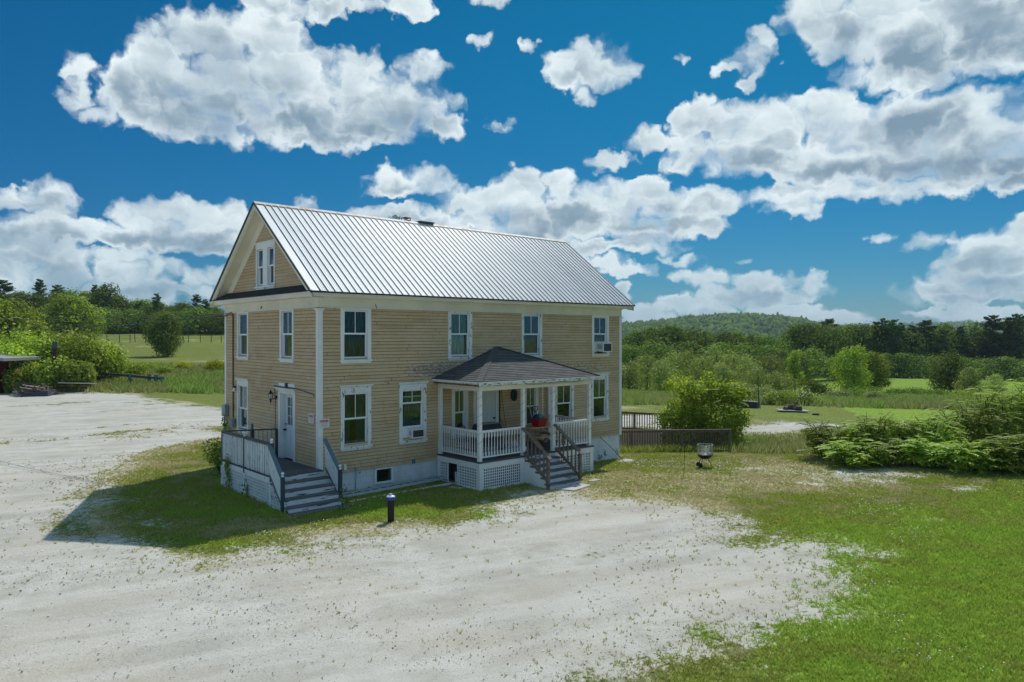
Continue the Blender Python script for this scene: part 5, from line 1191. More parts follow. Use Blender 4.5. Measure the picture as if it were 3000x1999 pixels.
# sumac bank on the right
SB=[(2425,1240,29,2.6),(2492,1243,30,2.2),(2560,1222,28,2.8),(2640,1238,29,2.6),(2715,1236,29.5,2.4),(2785,1215,31,3.),(2850,1170,32,3.2),(2925,1140,33,3.4),(2995,1128,34,3.6),(3070,1135,34,3.6),
    (2500,1300,26.8,2.2),(2595,1305,26.6,2.2),(2700,1308,26.2,2.4),(2790,1300,25.5,2.4),(2870,1296,25.2,2.4),(2950,1292,25.,2.5),(3030,1290,25,2.5)]
for k,(u,tv,D,w) in enumerate(SB):
    p=W(u,987,D); gz=H(p.x,p.y); h=max(.9,(CAM[2]+(987-tv)/F*D-gz)*(1.12 if D<30 else 1.08)); row_='back' if k<10 else 'front'
    o=sumac(h,w,int(120*w*(1.5 if h>2 else 1.)),120+k,pairs=8,fl=.50,stems=8)
    put(o,p.x,p.y,h,h,'%s sumac bush from the left in the %s row of the sumac bank'%(ORD[k if k<10 else k-10],row_),'bush','sumac bushes on the right bank')
# shrub against the side deck, vine on its lattice, weed at the foot of the steps
o=shrub(1.9,2.1,2600,.10,LF_BROAD,140,kind='garden_shrub'); put(o,-.85,5.5,1.5,1.9,'dark leafy shrub crowding the far end of the side deck','shrub')
def vine(name,pts,n,leaf,label,seed):
    r=np.random.default_rng(seed); o=thing(name,label,'vine',(pts[0][0],pts[0][1],pts[0][2])); m=MB(); m.tube(pts,.008,5,False); m.build('stem',BARK,o,fix=False)
    A=np.array(pts); k=r.integers(len(A)-1,size=n); t=r.random((n,1)); P=A[k]*(1-t)+A[k+1]*t+r.normal(size=(n,3))*[.03,.10,.09]; P[:,0]-=.03
    me=leafmesh('leaves',P,np.array([-1,-.3,.3])+r.normal(size=P.shape)*.4,leaf*(.7+.6*r.random(n)),LF_BROAD,.8,r); l=addobj('leaves',me,o); l.location=tuple(-c for c in pts[0]); return o
vine('climbing_vine',[(-1.64,2.75,-.62),(-1.64,2.6,-.2),(-1.64,2.8,.1),(-1.66,2.65,.35)],150,.075,'green vine climbing the lattice under the side deck',1)
vine('climbing_vine',[(-1.64,1.35,-.62),(-1.64,1.25,-.4),(-1.64,1.3,-.22)],45,.07,'small green weed low on the side deck lattice',2)
vine('climbing_vine',[(-.25,6.9,.2),(-.15,6.95,.7),(-.18,7.05,1.15)],120,.085,'green vine with yellowing leaves growing over the electric meter',3)
vine('weed_plant',[(-.42,-2.22,-.65),(-.42,-2.2,-.4),(-.4,-2.2,-.22)],26,.07,'small leafy weed growing at the foot of the side steps',4)

# ------------------------------------------------------------------ grass, weeds, clover, stones
def blades(name,X,Y,hgt,wid,nb,mt,tone,lean=.45,seed=0,droop=0):
    r=np.random.default_rng(seed); n=len(X); Z=height(X,Y)
    K=np.repeat(np.arange(n),nb); m_=len(K); a=r.random(m_)*6.283; rad=r.random(m_)*.5*np.repeat(hgt,nb)*.8
    bx=X[K]+np.cos(a)*rad; by=Y[K]+np.sin(a)*rad; bz=Z[K]-.01
    h=hgt[K]*(.55+.7*r.random(m_)); w=wid[K]*(.7+.6*r.random(m_)); b=r.random(m_)*6.283; ln=h*lean*r.random(m_)*1.6
    dx,dy=np.cos(b)*w*.5,np.sin(b)*w*.5
    V=np.empty((m_,4,3)); V[:,0]=np.c_[bx-dx,by-dy,bz]; V[:,1]=np.c_[bx+dx,by+dy,bz]
    tx,ty=bx+np.cos(a)*ln,by+np.sin(a)*ln
    V[:,2]=np.c_[tx+dx*.35,ty+dy*.35,bz+h]; V[:,3]=np.c_[tx-dx*.35,ty-dy*.35,bz+h*.97]
    me=quadmesh(name,V.reshape(-1,3),mt,np.repeat(tone,nb)*.75+.25*r.random(m_)); o=bpy.data.objects.new(name,me); col.objects.link(o); o['kind']='stuff'; return o
def scatter(n,r0,r1,a0,a1,seed,pw=1.):
    r=np.random.default_rng(seed); u=r.random(n); rad=(r0**pw+(r1**pw-r0**pw)*u)**(1/pw); a=YAW+np.radians(a0+(a1-a0)*r.random(n))
    return CAM[0]+rad*np.sin(a),CAM[1]+rad*np.cos(a),rad,r
def inhouse(x,y): return ((x>-1.7)&(x<13.9)&(y>-.05)&(y<7.5))|((x>4.2)&(x<9.7)&(y>-2.35)&(y<0))|((x>-1.7)&(x<.1)&(y>-1.85)&(y<3.5))|((x>6.1)&(x<7.7)&(y>-3.7)&(y<0))
def grassmat(name,dry,mid,lush):
    m=bpy.data.materials.new(name); m.use_nodes=True; T=NT(m.node_tree); T.n.clear(); out=T.new('ShaderNodeOutputMaterial')
    at=T.new('ShaderNodeAttribute',attribute_name='tone').outputs['Fac']; p=pos(T); n=T.noise(p,1.1,3,.6)
    f=T.m('ADD',at,T.m('MULTIPLY_ADD',n,.5,-.25)); c=T.mix(T.ramp(f,.15,.42),dry,mid); c=T.mix(T.ramp(f,.5,.95),c,lush)
    d=T.new('ShaderNodeBsdfDiffuse',{0:c}); t=T.new('ShaderNodeBsdfTranslucent',{0:c}); mx=T.new('ShaderNodeMixShader',{0:.5,1:d.outputs[0],2:t.outputs[0]}); T.l.new(mx.outputs[0],out.inputs[0]); return m
GRASS=grassmat('grass_blades',(.56,.49,.27),(.36,.40,.08),(.36,.51,.075))
MEADOW=grassmat('meadow_grass',(.50,.44,.25),(.30,.33,.11),(.27,.42,.08))
x,y,rad,r=scatter(330000,9.5,48,-40,40,5,1.05); g,lu,ta=masks(x,y)
keep=(r.random(len(x))<np.clip((1-g*1.45)*1.15,0.0,1))&~inhouse(x,y)&(ta<.5); x,y,rad,lu,g=x[keep],y[keep],rad[keep],lu[keep],g[keep]
hh=(.026+.030*lu+.02*fbm(x*1.5,y*1.5,3,61))*(1-.35*g)*(1+.012*rad); blades('grass',x,y,hh,.008+.00075*rad,4,GRASS,np.clip(.10+lu*.72+1.5*(fbm(x*1.6,y*1.6,4,8)-.5)+.35*(r.random(len(x))-.5),0,1),.8,11)
# sparse tufts coming up through the gravel, thickest low on the right
x,y,rad,r=scatter(60000,9.,34,-40,38,6,1.1); g,lu,ta=masks(x,y); rx=(x-CAM[0])*cy_-(y-CAM[1])*sy_; fx=(x-CAM[0])*sy_+(y-CAM[1])*cy_
dn=.55*np.clip(1.25*fbm(x*.5,y*.5,4,91)-.45,0,1)*np.clip(.14+.8*np.clip((rx-.5)/4.5,0,1)*np.clip((22-fx)/8,.25,1),0,1); dn+=np.clip(1-sdist(LOT,x,y)/1.6,0,1)*.2*(sdist(LOT,x,y)>0)
keep=(g>.35)&(r.random(len(x))<dn*.8)&~inhouse(x,y); x,y,rad=x[keep],y[keep],rad[keep]
blades('gravel_weeds',x,y,.03+.035*r.random(len(x)),.007+.0007*rad,6,GRASS,.22+.4*r.random(len(x)),.7,12)
# tall meadow: left beyond the lot, right below the bank
x,y,rad,r=scatter(90000,26,98,-42,44,7,1.0); g,lu,ta=masks(x,y); fx=(x-CAM[0])*sy_+(y-CAM[1])*cy_
keep=(r.random(len(x))<ta*.9)&~inhouse(x,y); x,y,rad,ta,fx=x[keep],y[keep],rad[keep],ta[keep],fx[keep]
nz=fbm(x*.25,y*.25,4,71); blades('meadow_grass',x,y,(.28+.45*nz)*np.where(fx<40,.95,1.),.012+.0009*rad,5,MEADOW,np.clip(1.5*nz-.25+.25*fbm(x,y,2,3)-.0,0,1),.5,13)
# rough tufts under the ramp and along the porch
pts=[]; r=np.random.default_rng(15)
for (a,b,n,h0) in (((15.2,1.2),(19.8,-1.6),420,.28),((-1.8,-.3),(-1.8,3.5),160,.10),((4.2,-2.45),(6.2,-2.45),120,.07),((7.7,-2.4),(9.8,-2.4),120,.09),((9.8,-2.),(13.8,-.2),160,.08)):
    t=r.random(n); pts.append(np.c_[a[0]+(b[0]-a[0])*t+r.normal(size=n)*.12,a[1]+(b[1]-a[1])*t+r.normal(size=n)*.12,h0*(.6+.8*r.random(n))])
P=np.vstack(pts); blades('rough_grass',P[:,0],P[:,1],P[:,2],np.full(len(P),.02),7,GRASS,.3+.6*r.random(len(P)),.5,14)
# clover heads
x,y,rad,r=scatter(26000,9.5,30,-20,40,8,1.1); g,lu,ta=masks(x,y); cl=fbm(x*.45,y*.45,4,55)
keep=(g<.4)&(r.random(len(x))<np.clip((cl-.5)*4.2,0,1))&(ta<.3)&~inhouse(x,y); x,y,rad=x[keep],y[keep],rad[keep]; z=height(x,y)+.06
me=leafmesh('clover_flowers',np.c_[x,y,z],np.array([0,0,1.])+r.normal(size=(len(x),3))*.3,(.018+.0007*rad)*(.7+.6*r.random(len(x))),FLOWER,.95,r); o=bpy.data.objects.new('clover_flowers',me); col.objects.link(o); o['kind']='stuff'
# stones in the gravel
x,y,rad,r=scatter(52000,8.5,44,-42,40,9,.95); g,lu,ta=masks(x,y); pn=fbm(x*.4,y*.4,4,66); keep=(g>.6)&(r.random(len(x))<.05+np.clip((pn-.47)*4.5,0,1))&~inhouse(x,y); x,y,rad=x[keep],y[keep],rad[keep]
n=len(x); z=height(x,y)+.012; s=(.006+.00055*rad)*(.55+1.1*r.random(n)**2.); base=np.array([[1,0,0],[-.5,.87,0],[-.5,-.87,0],[0,0,.9],[0,0,-.6]])
a=r.random(n)*6.283; ca,sa=np.cos(a),np.sin(a); st=.7+.9*r.random(n)
V=np.empty((n,5,3)); V[:,:,0]=x[:,None]+(base[:,0]*ca[:,None]*st[:,None]-base[:,1]*sa[:,None])*s[:,None]; V[:,:,1]=y[:,None]+(base[:,0]*sa[:,None]*st[:,None]+base[:,1]*ca[:,None])*s[:,None]; V[:,:,2]=z[:,None]+base[:,2]*s[:,None]*.7
tri=np.array([[0,1,3],[1,2,3],[2,0,3]]); Fq=(tri[None]+(np.arange(n)*5)[:,None,None]).reshape(-1,3)
def f_stone(T,b):
    at=T.new('ShaderNodeAttribute',attribute_name='tone').outputs['Fac']; c=T.mix(T.ramp(at,.35,.55),(.075,.07,.06),(.30,.28,.25)); setc(T,b,T.mix(T.ramp(at,.82,.9),c,(.75,.74,.72)))
me=bpy.data.meshes.new('stones'); me.vertices.add(n*5); me.vertices.foreach_set('co',V.ravel().astype(np.float32)); me.loops.add(len(Fq)*3); me.loops.foreach_set('vertex_index',Fq.ravel().astype(np.int32)); me.polygons.add(len(Fq)); me.polygons.foreach_set('loop_start',(np.arange(len(Fq))*3).astype(np.int32)); me.update(calc_edges=True)
t_=me.attributes.new('tone','FLOAT','FACE'); t_.data.foreach_set('value',np.repeat(r.random(n),3).astype(np.float32)); me.materials.append(mat('stone_mix',rough=.9,fn=f_stone)); o=bpy.data.objects.new('gravel_stones',me); col.objects.link(o); o['kind']='stuff'
# hill woods: crowns too far off to count
def hillwood(VV,n,s0,seed):
    r=np.random.default_rng(seed); nv,nu,_=VV.shape; j=(r.random(n)*(nv*.55)).astype(int); i=r.integers(nu-1,size=n); f=r.random((n,1)); P=VV[j,i]*(1-f)+VV[j,i+1]*f
    s=s0*(.6+.8*r.random(n)); ph=np.array([(math.cos(a)*c,math.sin(a)*c,z) for z,c in ((-.2,.9),(.5,.85),(.95,.35)) for a in np.linspace(0,6.283,7)[:-1]]+[(0,0,1.1)])
    V=P[:,None]+ph[None]*s[:,None,None]*(1+.25*r.normal(size=(n,len(ph),1)))*[1,1,.95]
    q=[]
    for k in range(2):
        for a in range(6): q.append((k*6+a,k*6+(a+1)%6,k*6+6+(a+1)%6)); q.append((k*6+a,k*6+6+(a+1)%6,k*6+6+a))
    for a in range(6): q.append((12+a,12+(a+1)%6,18))
    q=np.array(q); Fq=(q[None]+(np.arange(n)*19)[:,None,None]).reshape(-1,3)
    me=bpy.data.meshes.new('hill_woods'); me.vertices.add(n*19); me.vertices.foreach_set('co',V.ravel().astype(np.float32)); me.loops.add(len(Fq)*3); me.loops.foreach_set('vertex_index',Fq.ravel().astype(np.int32)); me.polygons.add(len(Fq)); me.polygons.foreach_set('loop_start',(np.arange(len(Fq))*3).astype(np.int32)); me.update(calc_edges=True); me.polygons.foreach_set('use_smooth',[True]*len(Fq))
    me.materials.append(HILLTREE); o=bpy.data.objects.new('hill_woods',me); col.objects.link(o); o['kind']='stuff'
def f_ht(T,b):
    p=pos(T); n=T.noise(p,.035,3,.6); n2=T.noise(p,.4,2); c=T.mix(T.ramp(n,.4,.6),(.055,.10,.025),(.14,.21,.04)); setc(T,b,T.mix(T.m('MULTIPLY',T.ramp(n2,.45,.7),.5),c,(.19,.26,.05)))
HILLTREE=mat('hill_tree_leaves',rough=1,spec=0,fn=f_ht)
hillwood(HV,9000,7.,1); hillwood(HV2,5000,9.,2); hillwood(HV3,2500,9.,3)

# ------------------------------------------------------------------ things on and around the house
def text_mesh(txt,size,mt,parent,fr,u,w,d,name='lettering',bold=.012,align='CENTER',sx=1.):
    cu=bpy.data.curves.new(name,'FONT'); cu.body=txt; cu.size=size; cu.align_x=align; cu.align_y='CENTER'; cu.offset=bold*size; cu.fill_mode='FRONT'
    to=bpy.data.objects.new('tmp',cu); col.objects.link(to); dg=bpy.context.evaluated_depsgraph_get(); me=bpy.data.meshes.new_from_object(to.evaluated_get(dg)); bpy.data.objects.remove(to)
    me.name=name
    for v in me.vertices: v.co=Vector(fr(u+v.co.x*sx,w+v.co.y,d))
    me.materials.clear(); me.materials.append(mt); o=bpy.data.objects.new(name,me); col.objects.link(o); o.parent=parent
    if parent.parent is None: o.location=tuple(-c for c in ORG[parent.name])
    return o
def poster(name,label,fr,u0,u1,w0,w1,d,flip=False):
    t=thing(name,label,'sign',fr((u0+u1)/2,w0,d)); m=MB(); fbox(m,fr,u0,u1,w0,w1,d-.004,d); m.build('sign_board',SIGN,t)
    k=-1 if flip else 1; c=(u0+u1)/2; W_=u1-u0; Hh=w1-w0
    text_mesh('POSTED',Hh*.34,SIGNRED,t,fr,c,w1-Hh*.27,d+.002,bold=.07,sx=k*W_/(Hh*.34*4.15)*.94)
    m=MB()
    for a,b in ((.50,1.),(.56,.9),(.66,.8),(.72,.95),(.78,.85),(.84,.6)): fbox(m,fr,c-W_*.40*b,c+W_*.40*b,w1-Hh*(a+.012),w1-Hh*(a-.012),d,d+.0015)
    m.build('small_print',mat('pink_print',(.62,.22,.26),.6),t); return t
poster('posted_sign','white POSTED sign with red letters wrapped on the front corner board',FR,.0,.32,1.41,1.67,.045)
poster('posted_sign','white POSTED sign with faded red letters on the gable beside the corner',GA,.27,.60,1.52,1.79,.03,True)
# wall lantern by the side door
t=thing('wall_lantern','black coach lantern mounted on the gable left of the side door','lamp',(-.05,3.05,2.05))
m=MB(); m.lathe((-.02,2.90,2.14),[(.055,0),(.06,-.02),(.03,-.04)],12,'x'); m.tube([(-.05,2.90,2.14),(-.12,2.93,2.08),(-.17,3.0,2.1),(-.17,3.0,2.2)],.014,6); m.build('bracket',BLACK,t)
m=MB(); c=(-.17,3.0,2.12); m.lathe(c,[(.015,-.17),(.02,-.12),(.045,-.04),(.05,-.03)],6); m.lathe(c,[(.10,.13),(.095,.145),(.03,.19),(.03,.205),(.045,.215),(.02,.235),(.006,.27)],6)
for k in range(6): a=k*math.pi/3; m.beam((c[0]+.045*math.cos(a),c[1]+.045*math.sin(a),c[2]-.04),(c[0]+.085*math.cos(a),c[1]+.085*math.sin(a),c[2]+.135),.01,.01)
m.build('lamp_frame',BLACK,t); m=MB(); m.lathe(c,[(.04,-.03),(.08,.13)],6); m.build('lamp_glass',mat('frosted_glass',(.65,.68,.66),.2),t)
# security light by the low gable window
t=thing('security_light','small black twin security light under the cables on the gable','lamp',(-.03,6.4,2.3)); m=MB(); m.box(-.10,-.03,6.33,6.45,2.27,2.33); m.build('mount',BLACK,t)
m=MB(); m.lathe((-.09,6.36,2.2),[(.05,-.06),(.05,0),(.03,.06)],10); m.build('lamp_head',VINYL,t)
# window air conditioners
def ac(label,x,z,w,h,dep):
    t=thing('air_conditioner',label,'air conditioner',(x,-.05,z),'air conditioners in the front windows'); ang=.10
    def fr(u,v,d): return (x+u,-d*1.0+.0,z+v-d*ang)
    m=MB(); fbox(m,fr,-w/2,w/2,0,h,-.1,dep-.02)
    o=m.build('body',mat('ac_case',(.74,.76,.76),.45),t); m=MB()
    for a in ((-w/2,w/2,0,.04),(-w/2,w/2,h-.04,h),(-w/2,-w/2+.045,.04,h-.04),(w/2-.045,w/2,.04,h-.04)): fbox(m,fr,*a,dep-.02,dep)
    m.build('front_bezel',mat('ac_bezel',(.70,.72,.73),.5),t); m=MB(); fbox(m,fr,-w/2+.045,w/2-.045,.04,h-.04,dep-.02,dep-.008)
    for k in range(9): q=.045+(h-.09)*k/9; fbox(m,fr,-w/2+.045,w/2-.045,q,q+.008,dep-.008,dep-.003)
    m.build('condenser_grille',mat('ac_grille',(.06,.06,.055),.6),t); m=MB()
    sv=lambda u,v,d:(x-w/2-.002+d,-u,z+v-u*ang)
    fbox(m,sv,.08,min(dep-.05,.37),h*.28,h*.78,-.0008,.001)
    for i in range(5 if dep>.3 else 2):
        for j in range(2): fbox(m,sv,.10+.045*i,.125+.045*i,h*.35+j*h*.25,h*.35+j*h*.25+.04,-.002,.002)
    m.build('side_vent',mat('ac_vent',(.40,.44,.46),.6),t); return t
ac('white air conditioner jutting from the upper window by the far right corner',12.50,3.52,.56,.38,.40)
ac('white air conditioner tilted in the lower front window left of the porch',3.38,.84,.50,.30,.22)
m=MB(); 
for x0,x1,z0,z1 in ((12.12,12.32,3.47,3.86),(2.93,3.13,.82,1.16),(3.63,3.69,.82,1.16)): m.box(x0,x1,.02,.035,z0,z1)
m.build('window_filler',VINYL,house)
# ladder lying along the foundation
a=Vector((.35,-.62,-.56)); b=Vector((4.35,-.30,-.56)); t=thing('extension_ladder','grey extension ladder lying flat on the grass along the front foundation','ladder',(.35,-.6,-.6))
d=(b-a).normalized(); s=Vector((-d.y,d.x,0)); lm=mat('ladder_metal',(.55,.62,.66),.45,.3)
for k in (-1,1):
    for e in (0,.05): m=MB(); m.beam(a+s*(.20-e)*k+Vector((0,0,e*.5)),b+s*(.20-e)*k+Vector((0,0,e*.5)),.022,.04); m.build('side_rail',lm,t)
m=MB(); L_=(b-a).length; n=13
for i in range(n): p=a+d*(L_*(i+.5)/n)+Vector((0,0,.02)); m.tube([p-s*.2,p+s*.2],.018,6)
m.build('rungs',lm,t)
t=thing('wooden_plank','long weathered plank lying in front of the ladder','plank',(.45,-1.3,-.64)); m=MB(); m.beam((.30,-1.22,-.62),(4.15,-.95,-.66),.14,.06); m.build('board',BALW,t)
t=thing('wooden_plank','short grey plank lying flat between ladder and porch lattice','plank',(3.8,-1.2,-.69)); m=MB(); m.beam((3.2,-1.5,-.67),(4.2,-.9,-.69),.20,.04); m.build('board',GREYWOOD,t)
# steel bollard with a blue topped cap
x,y=.09,-3.78; z=H(x,y); t=thing('bollard','dark post with a blue and white cap standing in the front grass strip','bollard',(x,y,z))
m=MB(); m.lathe((x,y,z),[(.085,-.2),(.085,.56)],20); m.build('post',paint('rusty_dark',(.020,.017,.018),(.09,.05,.035),.66,6,(1,1,.6),.6),t,smooth=False)
m=MB(); m.lathe((x,y,z),[(.10,.56),(.118,.575),(.118,.63),(.10,.64)],20); m.build('blue_band',mat('cap_blue',(.02,.07,.45),.35),t)
m=MB(); m.lathe((x,y,z),[(.115,.64),(.11,.66),(.05,.685),(.035,.69),(.035,.72),(.012,.725)],20); m.build('white_cap',mat('cap_white',(.55,.60,.68),.35),t)
# stone slab at the foot of the porch steps, paving scraps
def slab(label,pts,th,mt,name='stone_slab',cat='slab'):
    z=sum(H(*p) for p in pts)/len(pts); t=thing(name,label,cat,(*pts[0],z)); m=MB(); m.prism([(*p,z-.05) for p in pts],(0,0,.05+th)); m.build('slab',mt,t); return t
STONE=paint('pale_stone',(.55,.54,.51),(.35,.33,.30),.6,5,(1,1,1),.9)
slab('flat stone slab on the ground at the foot of the porch steps',[(6.30,-3.62),(7.45,-3.50),(7.55,-3.95),(6.55,-4.15)],.035,STONE)
slab('small flat stone in the grass right of the porch steps',[(7.95,-3.45),(8.45,-3.3),(8.5,-3.55),(8.05,-3.62)],.03,STONE)
slab('pale broken stone lying on the grass by the far right corner',[(12.75,-.62),(13.55,-.45),(13.65,-.85),(13.2,-1.05),(12.9,-.95)],.03,STONE)
# white board leaning by the porch, rod leaning on the corner
t=thing('leaning_board','white panel leaning against the right side of the porch','panel',(9.85,-1.9,-.8)); m=MB(); m.hexa([(9.80,-2.05,-.80),(9.83,-2.05,-.80),(10.08,-1.55,-.82),(10.05,-1.55,-.82),(9.66,-1.95,.18),(9.69,-1.95,.18),(9.80,-1.55,.18),(9.77,-1.55,.18)]); m.build('panel',VINYL,t)
t=thing('leaning_rod','thin rusty rod leaning against the right end of the foundation','rod',(13.1,-.7,-1.0)); m=MB(); m.tube([(13.15,-.75,-1.03),(12.85,-.3,-.45),(12.45,-.03,.0)],.012,5); m.build('rod',mat('rust',(.10,.06,.045),.8),t)
# ---- porch contents
t=thing('picnic_table','light brown wooden picnic table on the porch','table',(8.2,-1.05,PF)); TX0,TX1,TY=7.30,8.95,-1.08
for k in range(5): m=MB(); y=TY-.36+k*.152; m.box(TX0,TX1,y,y+.142,PF+.70,PF+.735); m.build('table_board',NEWWOOD,t)
for y0 in (TY-.72,TY+.46): 
    m=MB(); m.box(TX0+.05,TX1-.05,y0,y0+.24,PF+.41,PF+.445); m.build('bench_seat',NEWWOOD,t)
for x in (TX0+.25,TX1-.25):
    m=MB(); m.beam((x,TY-.62,PF),(x,TY+.22,PF+.70),.04,.09); m.build('leg',NEWWOOD,t); m=MB(); m.beam((x+.045,TY+.62,PF),(x+.045,TY-.22,PF+.70),.04,.09); m.build('leg',NEWWOOD,t)
    m=MB(); m.box(x-.05,x-.02,TY-.70,TY+.70,PF+.33,PF+.41); m.build('cross_beam',NEWWOOD,t)
t=thing('laundry_basket','red plastic basket heaped with clothes on the picnic table','basket',(7.848,-1.200,PF+.735)); bz=PF+.735
m=MB(); m.hexa([(7.668,-1.360,bz),(8.012,-1.360,bz),(8.012,-1.060,bz),(7.668,-1.060,bz),(7.622,-1.420,bz+.26),(8.058,-1.420,bz+.26),(8.058,-1.000,bz+.26),(7.622,-1.000,bz+.26)]); m.build('basket',mat('red_plastic',(.34,.006,.02),.3),t)
m=MB(); m.box(7.606,8.074,-1.44,-.98,bz+.255,bz+.285); m.build('rim',mat('red_plastic_rim',(.42,.01,.03),.3),t)
for i,(cx,cy,cz,s,c) in enumerate(((7.731,-1.200,.33,.14,(.03,.06,.11)),(7.856,-1.220,.37,.12,(.05,.38,.38)),(7.965,-1.180,.33,.12,(.40,.16,.07)),(7.809,-1.100,.31,.13,(.06,.08,.07)),(7.910,-1.280,.31,.11,(.22,.20,.12)))):
    m=MB(); m.lathe((cx,cy,bz+cz-.07),[(s*.9,0),(s,s*.4),(s*.75,s*.9),(s*.2,s*1.15)],9); o=m.build('cloth_bundle',mat('cloth_%s'%['navy','teal','rust','green','olive'][i],c,.9),t,smooth=True)
    for v in o.data.vertices: v.co+=Vector((random.uniform(-.02,.02),random.uniform(-.02,.02),random.uniform(-.02,.02)))
def stick(name,label,cat,p0,p1,mt): t=thing(name,label,cat,p0); m=MB(); m.tube([p0,p1],.013,6); m.build('handle',mt,t); return t
t=stick('broom','broom with pale handle leaning on the porch wall behind the basket','broom',(8.55,-.45,PF),(8.42,-.05,1.62),mat('pale_handle',(.68,.70,.72),.4)); m=MB(); m.box(8.47,8.65,-.50,-.42,PF,PF+.25); m.build('bristles',BARE,t)
m=MB(); m.tube([(8.45,-.13,1.32),(8.42,-.05,1.62)],.015,6); m.build('grip',mat('tan_grip',(.45,.30,.12),.5),t)
t=stick('shovel','shovel with a black D-shaped grip standing behind the basket','shovel',(8.85,-.45,PF+.2),(8.72,-.12,1.32),BLACK); m=MB(); m.tube([(8.72,-.12,1.30),(8.62,-.12,1.36),(8.60,-.11,1.48),(8.72,-.11,1.50),(8.84,-.11,1.48),(8.82,-.12,1.36),(8.72,-.12,1.30)],.016,6); m.build('grip',BLACK,t); m=MB(); m.hexa([(8.76,-.50,PF),(8.96,-.50,PF),(8.96,-.48,PF),(8.76,-.48,PF),(8.75,-.47,PF+.28),(8.95,-.47,PF+.28),(8.95,-.45,PF+.28),(8.75,-.45,PF+.28)]); m.build('blade',GALV,t)
t=thing('covered_grill','barbecue grill under a black cover with beige top at the porch rail','grill',(5.35,-1.3,PF)); m=MB()
m.hexa([(4.86,-1.62,PF+.02),(5.88,-1.62,PF+.02),(5.88,-1.02,PF+.02),(4.86,-1.02,PF+.02),(4.88,-1.60,PF+.80),(5.86,-1.60,PF+.80),(5.86,-1.04,PF+.80),(4.88,-1.04,PF+.80)]); m.hexa([(4.88,-1.60,PF+.80),(5.86,-1.60,PF+.80),(5.86,-1.04,PF+.80),(4.88,-1.04,PF+.80),(4.95,-1.52,PF+1.04),(5.79,-1.52,PF+1.04),(5.79,-1.10,PF+1.04),(4.95,-1.10,PF+1.04)])
m.build('cover',mat('black_cover',(.018,.022,.028),.6),t,bevel=.03); m=MB(); m.hexa([(4.96,-1.51,PF+1.04),(5.78,-1.51,PF+1.04),(5.78,-1.11,PF+1.04),(4.96,-1.11,PF+1.04),(5.0,-1.47,PF+1.065),(5.74,-1.47,PF+1.065),(5.74,-1.15,PF+1.065),(5.0,-1.15,PF+1.065)]); m.build('cover_top',mat('beige_cover',(.36,.31,.20),.8),t); m=MB(); m.tube([(5.86,-1.55,PF+.82),(6.02,-1.55,PF+.80),(6.02,-1.2,PF+.80)],.015,6); m.build('side_handle',BLACK,t)
t=thing('porch_chair','dark patio chair with oval patterned back behind the left porch rail','chair',(4.95,-.6,PF)); cx,cy=4.95,-.58
m=MB(); m.lathe((cx,cy,PF+.42),[(.22,0),(.23,.02),(.22,.04)],16); m.build('seat',BLACK,t); m=MB(); pts=[(cx+.21*math.cos(a),cy+.12,PF+.42+.38*max(0,math.sin(a))+.15*(math.sin(a)>-.01)) for a in np.linspace(math.pi,0,15)]
m.tube([(cx-.21,cy+.12,PF+.44)]+pts+[(cx+.21,cy+.12,PF+.44)],.018,6,False); m.build('back_frame',BLACK,t); m=MB()
for k in range(-3,4):
    q=k*.055; h=math.sqrt(max(0,1-(q/.21)**2))*.36+.14; m.tube([(cx+q,cy+.12,PF+.44),(cx+q,cy+.12,PF+.42+h)],.008,5)
for k in range(1,6): z=PF+.46+k*.075; w_=.20 if k<4 else .13; m.tube([(cx-w_,cy+.12,z),(cx+w_,cy+.12,z+.02)],.007,5)
m.build('back_pattern',mat('floral_pattern',(.30,.34,.38),.6),t)
for sx in(-1,1):
    for sy in (-1,1): m=MB(); m.tube([(cx+sx*.16,cy+sy*.14,PF+.42),(cx+sx*.2,cy+sy*.18,PF)],.015,6); m.build('leg',BLACK,t)
t=thing('wall_wreath','dark oval wreath hanging on the porch wall right of the door','wreath',(7.69,-.03,1.75)); m=MB()
pts=[(7.69+.085*math.cos(a),-.06,1.97+.17*math.sin(a)) for a in np.linspace(0,6.283,19)]; m.tube(pts,.062,8,False); m.tube([(7.69,-.02,1.97),(7.69,-.06,1.97)],.09,10); m.build('wreath_ring',mat('wreath_blue',(.025,.045,.07),.8),t,smooth=True)
def bag(label,x,y,s,c,nm):
    t=thing('plastic_bag',label,'bag',(x,y,PF)); m=MB(); m.lathe((x,y,PF),[(s*.7,0),(s,s*.35),(s*1.02,s*.8),(s*.7,s*1.25),(s*.18,s*1.5),(s*.28,s*1.7)],12); o=m.build('bag',mat(nm,c,.25),t,smooth=True); q=random.Random(int(x*100))
    for v in o.data.vertices: v.co+=Vector((q.uniform(-1,1),q.uniform(-1,1),q.uniform(-1,1)))*s*.10
bag('full pale blue plastic bag standing on the porch at the head of the steps',6.52,-1.72,.20,(.45,.60,.66),'blue_bag'); bag('clear plastic bag of bottles behind the first blue bag',6.62,-1.25,.22,(.50,.60,.60),'clear_bag'); bag('teal plastic bag behind the front porch balusters',5.95,-1.65,.17,(.06,.30,.30),'teal_bag'); bag('grey plastic bag next to the teal bag behind the balusters',5.62,-.75,.2,(.22,.30,.33),'grey_bag')
t=thing('storage_tub','low blue grey tub on the porch floor behind the front railing','tub',(4.85,-1.85,PF)); m=MB(); m.hexa([(4.6,-1.98,PF),(5.2,-1.98,PF),(5.2,-1.75,PF),(4.6,-1.75,PF),(4.57,-2.0,PF+.35),(5.23,-2.0,PF+.35),(5.23,-1.72,PF+.35),(4.57,-1.72,PF+.35)]); m.build('tub',mat('tub_blue',(.10,.16,.20),.5),t)
